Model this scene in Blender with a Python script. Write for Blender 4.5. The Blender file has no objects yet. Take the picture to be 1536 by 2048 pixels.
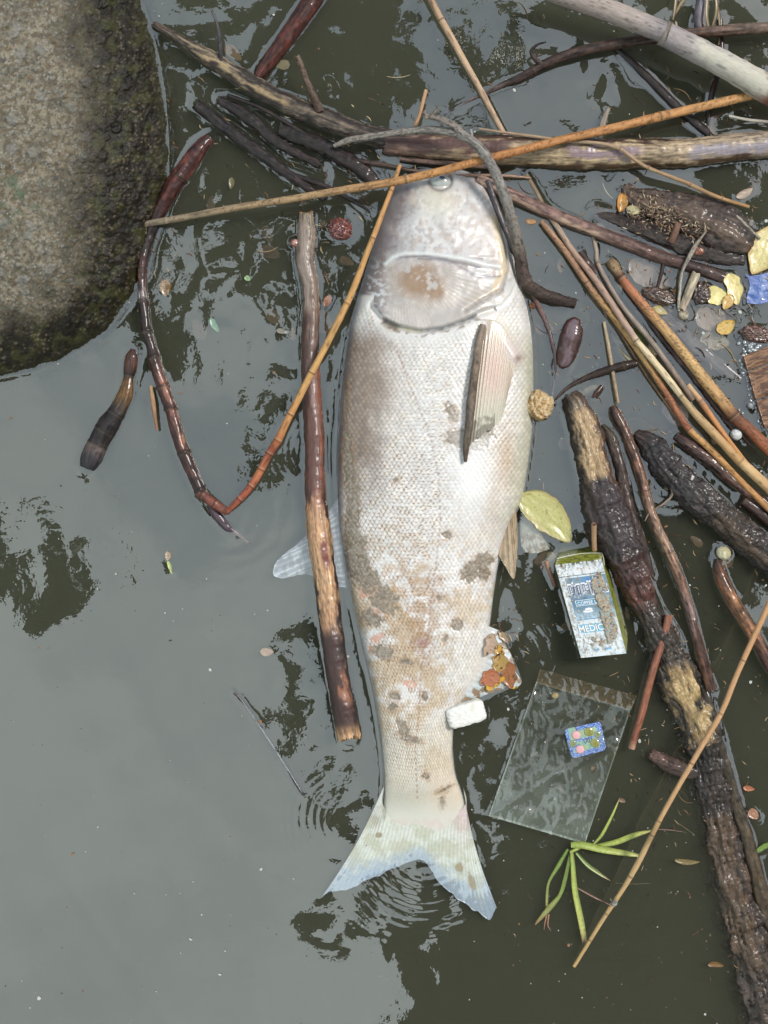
import bpy, math, random
import numpy as np
from mathutils import Vector

rnd = random.Random(7)
scene = bpy.context.scene
col = scene.collection
PI = math.pi

# ------------------------------------------------------------------ camera, sky, sun, exposure
S = 0.0005            # metres per photograph pixel on the water plane
H = 1.40              # camera height above the water
cam_data = bpy.data.cameras.new('camera')
cam_data.sensor_fit = 'VERTICAL'
cam_data.angle = 2 * math.atan(0.512 / H)
cam_data.clip_start = 0.01
cam_data.clip_end = 200
cam = bpy.data.objects.new('camera', cam_data)
cam.location = (0, 0, H)
cam.rotation_euler = (0, 0, 0)
col.objects.link(cam)
scene.camera = cam

SUN_EL, SUN_AZ = math.radians(52), math.radians(62)     # azimuth measured from +Y towards +X
world = bpy.data.worlds.new('World')
scene.world = world
world.use_nodes = True
wn, wl = world.node_tree.nodes, world.node_tree.links
wn.clear()
w_out = wn.new('ShaderNodeOutputWorld')
w_bg = wn.new('ShaderNodeBackground')
w_bg.inputs['Strength'].default_value = 0.15
w_sky = wn.new('ShaderNodeTexSky')
w_sky.sky_type = 'NISHITA'
w_sky.sun_disc = False
w_sky.sun_elevation = SUN_EL
w_sky.sun_rotation = SUN_AZ
w_sky.air_density = 1.5
w_sky.dust_density = 4.0
w_tc = wn.new('ShaderNodeTexCoord')
w_sep = wn.new('ShaderNodeSeparateXYZ')
wl.new(w_tc.outputs['Generated'], w_sep.inputs[0])
# overcast cloud deck: brighter towards the zenith (1 + 2 sin e) / 3, broken by soft cloud noise
w_m1 = wn.new('ShaderNodeMath'); w_m1.operation = 'MULTIPLY_ADD'; w_m1.use_clamp = False
wl.new(w_sep.outputs['Z'], w_m1.inputs[0]); w_m1.inputs[1].default_value = 0.667; w_m1.inputs[2].default_value = 0.333
w_m2 = wn.new('ShaderNodeMath'); w_m2.operation = 'MAXIMUM'
wl.new(w_m1.outputs[0], w_m2.inputs[0]); w_m2.inputs[1].default_value = 0.12
w_noise = wn.new('ShaderNodeTexNoise')
w_noise.inputs['Scale'].default_value = 4.2
w_noise.inputs['Detail'].default_value = 5.0
w_noise.inputs['Roughness'].default_value = 0.58
wl.new(w_tc.outputs['Generated'], w_noise.inputs['Vector'])
w_ramp = wn.new('ShaderNodeValToRGB')
w_ramp.color_ramp.elements[0].position = 0.22
w_ramp.color_ramp.elements[0].color = (1.6, 2.05, 2.55, 1)
w_ramp.color_ramp.elements[1].position = 0.74
w_ramp.color_ramp.elements[1].color = (4.55, 5.05, 4.85, 1)
# the cloud thickens gently from the south-west to the north-east
w_dot = wn.new('ShaderNodeVectorMath'); w_dot.operation = 'DOT_PRODUCT'; w_dot.inputs[1].default_value = (-0.42, -0.56, 0)
wl.new(w_tc.outputs['Generated'], w_dot.inputs[0])
w_add = wn.new('ShaderNodeMath'); w_add.operation = 'ADD'
wl.new(w_dot.outputs['Value'], w_add.inputs[0]); wl.new(w_noise.outputs['Fac'], w_add.inputs[1])
wl.new(w_add.outputs[0], w_ramp.inputs[0])
w_mul = wn.new('ShaderNodeVectorMath'); w_mul.operation = 'SCALE'
wl.new(w_ramp.outputs[0], w_mul.inputs[0]); wl.new(w_m2.outputs[0], w_mul.inputs['Scale'])
w_mix = wn.new('ShaderNodeMix'); w_mix.data_type = 'RGBA'
w_mix.inputs['Factor'].default_value = 0.86
wl.new(w_sky.outputs[0], w_mix.inputs['A']); wl.new(w_mul.outputs[0], w_mix.inputs['B'])
wl.new(w_mix.outputs['Result'], w_bg.inputs['Color'])
wl.new(w_bg.outputs[0], w_out.inputs[0])

sun_data = bpy.data.lights.new('sun', 'SUN')
sun_data.energy = 1.5
sun_data.angle = math.radians(14)
sun_data.color = (1.0, 0.975, 0.93)
sun = bpy.data.objects.new('sun', sun_data)
sun_dir = Vector((math.sin(SUN_AZ) * math.cos(SUN_EL), math.cos(SUN_AZ) * math.cos(SUN_EL), math.sin(SUN_EL)))
sun.rotation_euler = sun_dir.to_track_quat('Z', 'Y').to_euler()
sun.location = sun_dir * 20
col.objects.link(sun)

scene.view_settings.view_transform = 'Standard'
scene.view_settings.look = 'None'
scene.view_settings.gamma = 1
scene.view_settings.use_curve_mapping = False
scene.view_settings.exposure = 1.2
scene.cycles.use_denoising = True
scene.cycles.max_bounces = 10
scene.cycles.transparent_max_bounces = 24
scene.cycles.volume_bounces = 2
scene.cycles.diffuse_bounces = 3
scene.cycles.glossy_bounces = 3
scene.cycles.sample_clamp_indirect = 4.0
scene.cycles.caustics_reflective = False
scene.cycles.caustics_refractive = False

# ------------------------------------------------------------------ maths helpers
def W(px, py, z=0.0):
    """photo pixel + height above the water in mm -> world metres, where that thing stands"""
    k = (H - z * 0.001) / H
    return ((px - 768) * S * k, (1024 - py) * S * k, z * 0.001)

def Wn(px, py, z):
    k = (H - z * 0.001) / H
    return np.stack([(px - 768) * S * k, (1024 - py) * S * k, z * 0.001 + 0 * px], -1)

_rs = np.random.RandomState(11)
_tab = _rs.rand(256, 256)
_gx, _gy = np.cos(_tab * 2 * PI), np.sin(_tab * 2 * PI)
def vn(x, y):
    """gradient noise, about 0..1"""
    xi = np.floor(x).astype(int); yi = np.floor(y).astype(int)
    fx = x - xi; fy = y - yi
    u = fx * fx * fx * (fx * (fx * 6 - 15) + 10); v = fy * fy * fy * (fy * (fy * 6 - 15) + 10)
    def g(i, j):
        a, b = (xi + i) & 255, (yi + j) & 255
        return _gx[a, b] * (fx - i) + _gy[a, b] * (fy - j)
    r = (g(0, 0) * (1 - u) + g(1, 0) * u) * (1 - v) + (g(0, 1) * (1 - u) + g(1, 1) * u) * v
    return .5 + .85 * r
def fbm(x, y, o=4, seed=0.0, g=0.5):
    x = np.asarray(x, float) + 0.0 * np.asarray(y, float); y = np.asarray(y, float) + 0 * x
    t = 0; a = 1.0; n = 0
    for k in range(o):
        f = 2.03 ** k; ca, sa = math.cos(.5 + k * 1.1), math.sin(.5 + k * 1.1)
        if k == 0: ca, sa = 1.0, 0.0
        t = t + a * vn((x * ca - y * sa) * f + seed * 7.13 + k * 17.3, (x * sa + y * ca) * f - seed * 3.7 + k * 5.1); n += a; a *= g
    return .5 + (t / n - .5) * 1.25
def sst(a, b, x):
    t = np.clip((x - a) / (b - a), 0, 1)
    return t * t * (3 - 2 * t)
def mixc(c, k, w):
    w = np.asarray(w)[..., None]
    return c * (1 - w) + np.asarray(k, float) * w
def srgb(r, g, b):
    return tuple((c / 255 / 12.92) if c / 255 <= 0.04045 else ((c / 255 + 0.055) / 1.055) ** 2.4 for c in (r, g, b))
def pdist(X, Y, pts):
    """distance to a polyline and parameter 0..1 along it"""
    pts = np.asarray(pts, float)
    seg = np.hypot(*(pts[1:] - pts[:-1]).T[:2]); cum = np.concatenate([[0], np.cumsum(seg)])
    best = np.full(np.shape(X), 1e9); par = np.zeros(np.shape(X))
    for i in range(len(pts) - 1):
        ax, ay = pts[i][:2]; bx, by = pts[i + 1][:2]
        dx, dy = bx - ax, by - ay; L2 = dx * dx + dy * dy + 1e-12
        t = np.clip(((X - ax) * dx + (Y - ay) * dy) / L2, 0, 1)
        d = np.hypot(X - ax - t * dx, Y - ay - t * dy)
        m = d < best
        best = np.where(m, d, best); par = np.where(m, (cum[i] + t * seg[i]) / cum[-1], par)
    return best, par
def inside(X, Y, poly):
    c = np.zeros(np.shape(X), bool); n = len(poly)
    for i in range(n):
        x0, y0 = poly[i]; x1, y1 = poly[(i + 1) % n]
        m = ((y0 > Y) != (y1 > Y)) & (X < (x1 - x0) * (Y - y0) / ((y1 - y0) or 1e-9) + x0)
        c ^= m
    return c
def blob(X, Y, x, y, rx, ry, a=0.0, nz=0.35, sc=12.0, seed=0.0):
    """1 inside a ragged ellipse"""
    ca, sa = math.cos(math.radians(a)), math.sin(math.radians(a))
    u = ((X - x) * ca + (Y - y) * sa) / rx; v = (-(X - x) * sa + (Y - y) * ca) / ry
    d = np.sqrt(u * u + v * v) + nz * 2 * (fbm(X / sc, Y / sc, 3, seed + x * .01) - 0.5)
    return 1 - sst(0.85, 1.05, d)
def crom(P, step):
    """Catmull-Rom resampling of rows (px, py, z, diameter ...), step in px"""
    P = np.asarray(P, float)
    if len(P) == 2:
        n = max(2, int(np.hypot(*(P[1] - P[0])[:2]) / step) + 1)
        t = np.linspace(0, 1, n)[:, None]
        return P[0] * (1 - t) + P[1] * t
    Q = np.vstack([2 * P[0] - P[1], P, 2 * P[-1] - P[-2]])
    out = []
    for i in range(1, len(Q) - 2):
        n = max(2, int(np.hypot(*(Q[i + 1] - Q[i])[:2]) / step) + 1)
        t = np.linspace(0, 1, n, endpoint=False)[:, None]
        p0, p1, p2, p3 = Q[i - 1:i + 3]
        c = 0.5 * ((2 * p1) + (-p0 + p2) * t + (2 * p0 - 5 * p1 + 4 * p2 - p3) * t * t + (-p0 + 3 * p1 - 3 * p2 + p3) * t ** 3)
        lin = p1 * (1 - t) + p2 * t
        c[:, 2:] = lin[:, 2:] * .5 + c[:, 2:] * .5
        out.append(c)
    out.append(P[-1:])
    return np.vstack(out)

# ------------------------------------------------------------------ object helpers
def mesh_np(name, V, F, C=None, UV=None, smooth=True):
    V = np.asarray(V, np.float32).reshape(-1, 3)
    quads = [f for f in F if True]
    me = bpy.data.meshes.new(name)
    F = [np.asarray(f, np.int32) for f in F if len(f)]
    nl = sum(f.size for f in F); npoly = sum(len(f) for f in F)
    me.vertices.add(len(V)); me.vertices.foreach_set('co', V.ravel())
    me.loops.add(nl); me.loops.foreach_set('vertex_index', np.concatenate([f.ravel() for f in F]))
    tot = np.concatenate([np.full(len(f), f.shape[1], np.int32) for f in F])
    st = np.concatenate([[0], np.cumsum(tot)[:-1]]).astype(np.int32)
    me.polygons.add(npoly); me.polygons.foreach_set('loop_start', st)
    me.polygons.foreach_set('loop_total', tot)
    me.polygons.foreach_set('use_smooth', np.full(npoly, bool(smooth)))
    if C is not None:
        C = np.asarray(C, np.float32).reshape(-1, 3)
        a = me.color_attributes.new('Col', 'FLOAT_COLOR', 'POINT')
        a.data.foreach_set('color', np.clip(np.hstack([C, np.ones((len(C), 1), np.float32)]), 0, 1).ravel())
    if UV is not None:
        a = me.attributes.new('st', 'FLOAT_VECTOR', 'POINT')
        a.data.foreach_set('vector', np.asarray(UV, np.float32).reshape(-1, 3).ravel())
    me.update(calc_edges=True)
    me.validate()
    return me

def grid_faces(nu, nv, wrap=False, off=0):
    i = np.arange(nu - 1)[:, None]; j = np.arange(nv if wrap else nv - 1)[None, :]
    j2 = (j + 1) % nv
    a = i * nv + j; b = i * nv + j2; c = (i + 1) * nv + j2; d = (i + 1) * nv + j
    return np.stack([a, b, c, d], -1).reshape(-1, 4) + off

def link(name, me, mat=None, parent=None):
    o = bpy.data.objects.new(name, me)
    col.objects.link(o)
    if mat is not None and me is not None and not me.materials:
        me.materials.append(mat)
    if parent is not None:
        rel(o, parent)
    return o
def rel(o, parent):
    """parent o, whose mesh is in world coordinates; parents are only ever shifted, never turned"""
    o.parent = parent
    if parent.type == 'EMPTY':
        o.location = o.location - parent.location
    return o
def tag(o, label=None, cat=None, group=None, kind=None):
    if label: o['label'] = label
    if cat: o['category'] = cat
    if group: o['group'] = group
    if kind: o['kind'] = kind
    return o
def empty(name, loc, label=None, cat=None, group=None):
    o = bpy.data.objects.new(name, None)
    o.empty_display_size = 0.01
    o.location = loc
    col.objects.link(o)
    return tag(o, label, cat, group)

# ------------------------------------------------------------------ materials
def material(name, rough=0.5, bump=0.0, bscale=(300, 300, 300), nvar=0.25, spec=0.5, coat=0.0, coat_r=0.08,
             use_col=True, base=(0.5, 0.5, 0.5), st=True, sss=0.0, trans=0.0, rvar=0.0, detail=5, aniso=0, ior=1.45, bdist=0.0008):
    m = bpy.data.materials.new(name)
    m.use_nodes = True
    n, l = m.node_tree.nodes, m.node_tree.links
    b = n['Principled BSDF']
    b.inputs['Roughness'].default_value = rough
    b.inputs['Specular IOR Level'].default_value = spec
    b.inputs['IOR'].default_value = ior
    b.inputs['Coat Weight'].default_value = coat
    b.inputs['Coat Roughness'].default_value = coat_r
    if st:
        src = n.new('ShaderNodeAttribute'); src.attribute_name = 'st'; vec = src.outputs['Vector']
    else:
        src = n.new('ShaderNodeTexCoord'); vec = src.outputs['Object']
    mp = n.new('ShaderNodeMapping'); mp.inputs['Scale'].default_value = bscale
    l.new(vec, mp.inputs[0])
    nz = n.new('ShaderNodeTexNoise'); nz.inputs['Scale'].default_value = 1.0
    nz.inputs['Detail'].default_value = detail; nz.inputs['Roughness'].default_value = 0.62
    l.new(mp.outputs[0], nz.inputs['Vector'])
    if use_col:
        at = n.new('ShaderNodeAttribute'); at.attribute_name = 'Col'; c0 = at.outputs['Color']
    else:
        rg = n.new('ShaderNodeRGB'); rg.outputs[0].default_value = (*base, 1); c0 = rg.outputs[0]
    mr = n.new('ShaderNodeMapRange')
    mr.inputs['From Min'].default_value = 0.25; mr.inputs['From Max'].default_value = 0.75
    mr.inputs['To Min'].default_value = 1 - nvar; mr.inputs['To Max'].default_value = 1 + nvar
    l.new(nz.outputs['Fac'], mr.inputs['Value'])
    sc = n.new('ShaderNodeVectorMath'); sc.operation = 'SCALE'
    l.new(c0, sc.inputs[0]); l.new(mr.outputs[0], sc.inputs['Scale'])
    l.new(sc.outputs[0], b.inputs['Base Color'])
    if rvar:
        m2 = n.new('ShaderNodeMapRange')
        m2.inputs['From Min'].default_value = 0.3; m2.inputs['From Max'].default_value = 0.7
        m2.inputs['To Min'].default_value = rough - rvar; m2.inputs['To Max'].default_value = rough + rvar
        l.new(nz.outputs['Fac'], m2.inputs['Value']); l.new(m2.outputs[0], b.inputs['Roughness'])
    if bump:
        bp = n.new('ShaderNodeBump'); bp.inputs['Strength'].default_value = bump; bp.inputs['Distance'].default_value = bdist
        l.new(nz.outputs['Fac'], bp.inputs['Height']); l.new(bp.outputs[0], b.inputs['Normal'])
    if sss:
        b.inputs['Subsurface Weight'].default_value = sss
        b.inputs['Subsurface Radius'].default_value = (0.004, 0.002, 0.001)
        b.inputs['Subsurface Scale'].default_value = 1.0
    if trans:
        b.inputs['Transmission Weight'].default_value = trans
    return m

def schlick(nt, f0, normal=None):
    """reflectance that is the same from above and below the surface"""
    n, l = nt.nodes, nt.links
    g = n.new('ShaderNodeNewGeometry'); d = n.new('ShaderNodeVectorMath'); d.operation = 'DOT_PRODUCT'
    l.new(normal if normal is not None else g.outputs['Normal'], d.inputs[0]); l.new(g.outputs['Incoming'], d.inputs[1])
    def mth(op, a, b=None, c=None):
        m = n.new('ShaderNodeMath'); m.operation = op
        for i, v in enumerate((a, b, c)):
            if v is None: continue
            if isinstance(v, (int, float)): m.inputs[i].default_value = v
            else: l.new(v, m.inputs[i])
        return m.outputs[0]
    k = mth('SUBTRACT', 1.0, mth('MINIMUM', mth('ABSOLUTE', d.outputs['Value']), 1.0))
    return mth('MULTIPLY_ADD', mth('POWER', k, 5.0), 1 - f0, f0)

M = {}
M['dry'] = material('dry_stalk', rough=0.62, bump=0.6, bscale=(110, 1300, 1300), nvar=0.22, spec=0.35)
M['wet'] = material('wet_stalk', rough=0.48, bump=0.7, bscale=(120, 1300, 1300), nvar=0.5, coat=0.30, coat_r=0.07, rvar=.12, spec=0.28)
M['bark'] = material('wet_bark', rough=0.6, bump=0.9, bscale=(160, 700, 700), nvar=0.55, coat=0.28, coat_r=0.16, bdist=0.0014, rvar=.12)
M['wood'] = material('peeled_wood', rough=0.5, bump=0.7, bscale=(60, 1100, 1100), nvar=0.4, coat=0.25, coat_r=0.2)
M['twig'] = material('twig_bark', rough=0.65, bump=0.8, bscale=(350, 500, 500), nvar=0.3, spec=0.3)
# ------------------------------------------------------------------ what stands overhead: a riverside tree, mirrored by the water
def reflect_at(px, py, h):
    """point at height h that the water mirrors to the camera at photo pixel (px, py)"""
    k = 1 + h / H
    return (px - 768) * S * k, (1024 - py) * S * k, h

# soft clumps of foliage: (px, py, rx, ry, leaf count) as mirrored in the water
CLUMPS = [
    (600, 60, 190, 70, 330), (690, 150, 120, 75, 300), (430, 240, 120, 70, 190), (560, 330, 190, 60, 240), (700, 250, 70, 60, 80),
    (420, 400, 70, 60, 60), (640, 430, 95, 40, 70), (520, 520, 60, 45, 26), (700, 540, 30, 60, 26), (330, 430, 40, 60, 40), (450, 560, 22, 40, 14),
    (545, 640, 20, 45, 10), (600, 520, 30, 60, 22), (545, 850, 30, 60, 22), (735, 850, 22, 30, 12), (350, 620, 18, 110, 40), (690, 700, 18, 60, 14),
    (85, 1190, 36, 32, 60), (100, 1130, 20, 26, 22), (40, 1120, 12, 34, 14), (66, 1066, 7, 24, 7), (185, 1095, 14, 18, 5), (182, 1150, 12, 14, 4), (140, 1200, 24, 22, 10),
    (585, 1440, 24, 70, 26), (600, 1300, 26, 30, 16), (640, 1420, 20, 30, 12), (680, 1600, 30, 30, 14), (740, 1640, 16, 50, 12),
    (1130, 20, 170, 24, 90), (1400, 80, 140, 90, 260), (1300, 190, 70, 90, 110), (1480, 250, 90, 50, 110), (975, 110, 14, 90, 12),
    (1440, 370, 80, 40, 50), (1500, 440, 50, 60, 30), (800, 30, 50, 30, 30),
    (1120, 1290, 110, 60, 150), (1060, 1190, 60, 60, 60), (1080, 1400, 90, 60, 120), (960, 1420, 40, 60, 40), (980, 1560, 60, 50, 60), (1000, 1640, 70, 40, 60),
    (1340, 1180, 130, 110, 420), (1470, 1120, 90, 120, 260), (1420, 1330, 200, 130, 700), (1300, 1500, 230, 130, 800), (1450, 1600, 170, 200, 900),
    (1230, 1680, 190, 100, 600), (1130, 1800, 200, 90, 600), (960, 1830, 110, 60, 160), (840, 1800, 60, 60, 60), (760, 1840, 90, 30, 34), (650, 1860, 45, 24, 20),
    (1480, 970, 60, 60, 50), (1200, 1120, 60, 50, 60),
]
def build_tree():
    root = empty('tree', (2.9, -1.1, 0.25), 'leafy riverside tree overhanging the water, seen only as dark reflections', 'tree')
    V = []; F = []
    r = np.random.RandomState(5)
    for (px, py, rx, ry, n) in CLUMPS:
        n = int(n * 1.35)
        for k in range(n):
            a = r.rand() * 2 * PI; q = math.sqrt(r.rand()) * (1.0 + 0.12 * r.randn())
            h = r.uniform(4.6, 5.6)
            x, y, z = reflect_at(px + rx * q * math.cos(a), py + ry * q * math.sin(a), h)
            L = r.uniform(.10, .19); w = L * r.uniform(.55, .85)
            d = Vector((r.randn(), r.randn(), r.randn() * .35)).normalized()
            s = d.cross(Vector((r.randn() * .4, r.randn() * .4, 1))).normalized()
            c = Vector((x, y, z)); up = d.cross(s) * (w * .25)
            b = len(V)
            V += [c - d * L * .5, c + s * w * .5 - up, c + d * L * .5, c - s * w * .5 - up]
            F += [(b, b + 1, b + 2), (b, b + 2, b + 3)]
    lm = material('overhead_leaves', rough=0.5, use_col=False, base=(0.045, 0.07, 0.025), st=False, bscale=(8, 8, 8), nvar=0.5)
    me = mesh_np('crown', [tuple(v) for v in V], [F], smooth=False)
    o = link('crown', me, lm, root); o['kind'] = 'stuff'
    bm_ = material('overhead_bark', rough=0.8, use_col=False, base=(0.09, 0.065, 0.045), st=False, bscale=(12, 12, 3), nvar=0.5)
    def limb(nm, pts):
        P = crom(pts, 0.12)
        P = np.asarray(P); n = len(P); k = 8
        T = np.gradient(P[:, :3], axis=0); T /= np.linalg.norm(T, axis=1)[:, None]
        A = np.cross(T, (0.3, 0.2, 1.0)); A /= np.linalg.norm(A, axis=1)[:, None] + 1e-9
        B = np.cross(T, A)
        th = np.arange(k) / k * 2 * PI
        R = P[:, 3][:, None, None]
        V = P[:, None, :3] + R * (np.cos(th)[None, :, None] * A[:, None] + np.sin(th)[None, :, None] * B[:, None])
        return link(nm, mesh_np(nm, V, [grid_faces(n, k, True)]), bm_, root)
    limb('trunk', [(2.9, -1.1, 0.2, .17), (2.85, -1.0, 1.6, .14), (2.7, -.9, 3.0, .12), (2.35, -.8, 4.2, .09), (1.9, -.6, 5.1, .06)])
    for pts in ([(2.7, -.9, 3.0, .08), (2.4, -1.6, 4.2, .05), (1.7, -2.0, 4.9, .025), (1.0, -2.0, 5.3, .01)],
                [(2.35, -.8, 4.2, .07), (1.9, .4, 4.9, .04), (1.5, 1.5, 5.3, .028), (.2, 1.95, 5.6, .012)],
                [(1.9, -.6, 5.1, .05), (1.2, -1.1, 5.3, .03), (.6, -.9, 5.5, .012)],
                [(2.35, -.8, 4.2, .06), (2.0, .1, 5.0, .03), (1.6, .9, 5.6, .012)],
                [(.9, 1.8, 5.45, .02), (-.5, 1.7, 5.5, .014), (-1.2, 1.2, 5.5, .008)]):
        limb('limb', pts)
build_tree()

# the bank behind the frame that the tree stands on
def build_bank():
    nx, ny = 60, 120
    x = np.linspace(2.0, 30, nx) ; x = 2.0 + (x - 2.0) ** 1.0
    x = 2.0 + np.linspace(0, 1, nx) ** 2 * 28; y = np.linspace(-30, 30, ny)
    X, Y = np.meshgrid(x, y, indexing='ij')
    Z = -0.5 + 1.0 * sst(2.0, 3.6, X + .5 * (fbm(X, Y * .6, 3, 3) - .5)) + .25 * fbm(X * .8, Y * .8, 4, 2)
    me = mesh_np('riverbank', np.stack([X, Y, Z], -1), [grid_faces(nx, ny)])
    bk = material('bank_soil', rough=0.9, use_col=False, base=(0.10, 0.085, 0.055), st=False, bscale=(6, 6, 6), nvar=0.5, bump=.6)
    tag(link('riverbank', me, bk), kind='structure')
    me = mesh_np('riverbed', [(-60, -60, -.7), (60, -60, -.7), (60, 60, -.7), (-60, 60, -.7)], [[(0, 1, 2, 3)]])
    tag(link('riverbed', me, bk), kind='structure')
build_bank()
def build_sky_blocker():  # unseen slab on posts, added to block the sky's reflection at lower right
    x0, y1, h = reflect_at(806, 1850, 5.0)
    a, b, c = x0, x0 + 9, y1 - 6
    V = [(a, c, h), (b, c, h), (b, y1, h), (a, y1, h), (a, c, h + .35), (b, c, h + .35), (b, y1, h + .35), (a, y1, h + .35)]
    F = [(0, 3, 2, 1), (4, 5, 6, 7), (0, 1, 5, 4), (1, 2, 6, 5), (2, 3, 7, 6), (3, 0, 4, 7)]
    cm = material('blocker_concrete', rough=.9, use_col=False, base=(.16, .155, .14), st=False, bscale=(3, 3, 3), nvar=.4, bump=.4)
    root = empty('sky_blocker', (x0 + 4.5, y1 - 3, 0), 'unseen concrete slab overhead, added for the dark reflection at bottom right', 'blocker')
    link('blocker_slab', mesh_np('blocker_slab', V, [F], smooth=False), cm, root)
    for yy in (y1 - 1.2, y1 - 4.8):
        P = [(b - 1.2, yy - .3, -.6), (b - .6, yy - .3, -.6), (b - .6, yy + .3, -.6), (b - 1.2, yy + .3, -.6), (b - 1.2, yy - .3, h), (b - .6, yy - .3, h), (b - .6, yy + .3, h), (b - 1.2, yy + .3, h)]
        link('blocker_post', mesh_np('blocker_post', P, [F], smooth=False), cm, root)
build_sky_blocker()

# ------------------------------------------------------------------ the water: displaced surface over a murky body
MENISCUS = []        # (polyline px, half width px, rise mm) collected from everything that breaks the surface
def build_water():
    def axis(lo, hi, d):
        c = np.arange(lo, hi + d, d)
        g = []; s = d; p = c[-1]
        while p < 40: s *= 1.35; p += s; g.append(p)
        g2 = []; s = d; p = c[0]
        while p > -40: s *= 1.35; p -= s; g2.append(p)
        return np.concatenate([g2[::-1], c, g])
    x = axis(-0.42, 0.42, 0.00165); y = axis(-0.55, 0.55, 0.00165)
    X, Y = np.meshgrid(x, y, indexing='ij')
    PX = X / S + 768; PY = 1024 - Y / S
    r = np.random.RandomState(3)
    Z = np.zeros_like(X)                       # mm
    # broad low swell
    for k in range(14):
        lam = r.uniform(110, 300); a = r.rand() * 2 * PI; A = lam * 0.00030
        Z += A * np.sin((PX * math.cos(a) + PY * math.sin(a)) * 2 * PI / lam + r.rand() * 9)
    # lively short ripples where the photograph shows them (top, around the head, right side, tail)
    act = 0.10 + 0.9 * np.exp(-((PX - 620) / 330) ** 2 - ((PY - 330) / 330) ** 2) + .75 * np.exp(-((PX - 1300) / 330) ** 2 - ((PY - 120) / 150) ** 2) \
        + .8 * np.exp(-((PX - 1080) / 190) ** 2 - ((PY - 1330) / 230) ** 2) + .75 * np.exp(-((PX - 830) / 190) ** 2 - ((PY - 1830) / 120) ** 2) \
        + .45 * np.exp(-((PX - 1130) / 330) ** 2 - ((PY - 1700) / 330) ** 2) + .35 * np.exp(-((PX - 600) / 110) ** 2 - ((PY - 1000) / 420) ** 2)
    act *= 1 - .9 * np.exp(-((PX - 1240) / 260) ** 2 - ((PY - 640) / 230) ** 2)
    act *= 1 - .75 * np.exp(-((PX - 930) / 150) ** 2 - ((PY - 150) / 130) ** 2)
    act = np.clip(act, 0.04, 1)
    wx = PX + 26 * fbm(PX / 90, PY / 90, 2, 4); wy = PY + 26 * fbm(PX / 90, PY / 90, 2, 8)
    n1 = fbm(wx / 74, wy / 74, 2, 1.0, .30) - .5
    n2 = fbm(wx / 26, wy / 34, 1, 2.0, .4) - .5
    tl = np.exp(-((PX - 560) / 260) ** 2 - ((PY - 330) / 330) ** 2) + .8 * np.exp(-((PX - 1330) / 260) ** 2 - ((PY - 120) / 140) ** 2) + .7 * np.exp(-((PX - 1090) / 130) ** 2 - ((PY - 1330) / 200) ** 2)
    n3 = fbm(wx / 44, wy / 50, 1, 6.0) - .5
    Z += act * (n1 * 0.78 + n2 * 0.035) + tl * (n3 * .34 + n2 * .05)
    # rings spreading from the tail, the bent reed and the anal fin
    for (cx, cy, lam, A, R0, sg, a0, a1) in ((850, 1690, 17, .055, 130, 60, 45, 160), (700, 1640, 15, .035, 90, 50, 120, 240), (455, 1020, 30, .010, 90, 60, -60, 120),
                                     (1000, 1330, 22, .035, 90, 45, -70, 80), (1345, 930, 20, .03, 50, 40, 0, 360), (640, 900, 12, .016, 60, 50, 90, 270),
                                     (1190, 1790, 34, .012, 120, 70, 0, 360)):
        d = np.hypot(PX - cx, PY - cy); an = np.degrees(np.arctan2(PY - cy, PX - cx))
        wgt = np.exp(-((d - R0) / sg) ** 2)
        if a1 - a0 < 360:
            mid = (a0 + a1) / 2; da = (an - mid + 180) % 360 - 180
            wgt *= 1 - sst((a1 - a0) / 2 * .6, (a1 - a0) / 2, np.abs(da))
        Z += A * np.sin(d / lam * 2 * PI + 2 * fbm(PX / 60, PY / 60, 2, 3)) * wgt * lam / 14
    far = np.maximum(np.abs(X) - .42, 0) + np.maximum(np.abs(Y) - .55, 0)
    Z *= np.exp(-far * 1.5)
    # menisci: the surface climbs where it wets wood, skin and stone
    lo, hi = 0, 0
    for (pts, rad, rise) in MENISCUS:
        P = np.asarray(pts, float)
        x0, x1, y0, y1 = P[:, 0].min() - rad - 22, P[:, 0].max() + rad + 22, P[:, 1].min() - rad - 22, P[:, 1].max() + rad + 22
        ix = np.where((PX[:, 0] > x0) & (PX[:, 0] < x1))[0]; iy = np.where((PY[0] > y0) & (PY[0] < y1))[0]
        if not len(ix) or not len(iy): continue
        sl = (slice(ix[0], ix[-1] + 1), slice(iy[0], iy[-1] + 1))
        d, _ = pdist(PX[sl], PY[sl], P[:, :2])
        d = np.maximum(d - rad, 0) 
        m = rise * np.exp(-d / 5.0)
        Z[sl] = Z[sl] + m * (1 - np.clip(Z[sl] / 3, 0, .6))
    Z = Z * 0.001
    nx, ny = X.shape
    top = np.stack([X, Y, Z], -1).reshape(-1, 3)
    F = grid_faces(nx, ny)[:, ::-1]
    # closed body of water: skirt and bottom
    ring = np.concatenate([np.arange(ny), np.arange(1, nx) * ny + ny - 1, (nx - 1) * ny + np.arange(ny - 2, -1, -1), np.arange(nx - 2, 0, -1) * ny])
    low = top[ring].copy(); low[:, 2] = -0.6
    o = len(top); n = len(ring)
    k = np.arange(n); kk = (k + 1) % n
    side = np.stack([ring[k], ring[kk], o + kk, o + k], -1)
    V = np.vstack([top, low, [[0, 0, -0.6]]])
    fan = np.stack([o + k, o + kk, np.full(n, o + n)], -1)
    me = mesh_np('water', V, [F, side, fan])
    m = bpy.data.materials.new('river_water'); m.use_nodes = True
    nn, l = m.node_tree.nodes, m.node_tree.links
    nn.clear()
    out = nn.new('ShaderNodeOutputMaterial')
    tr = nn.new('ShaderNodeBsdfTransparent')
    gl = nn.new('ShaderNodeBsdfGlossy'); gl.inputs['Roughness'].default_value = 0.012
    gl.inputs['Color'].default_value = (1, 1, 1, 1)
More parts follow.
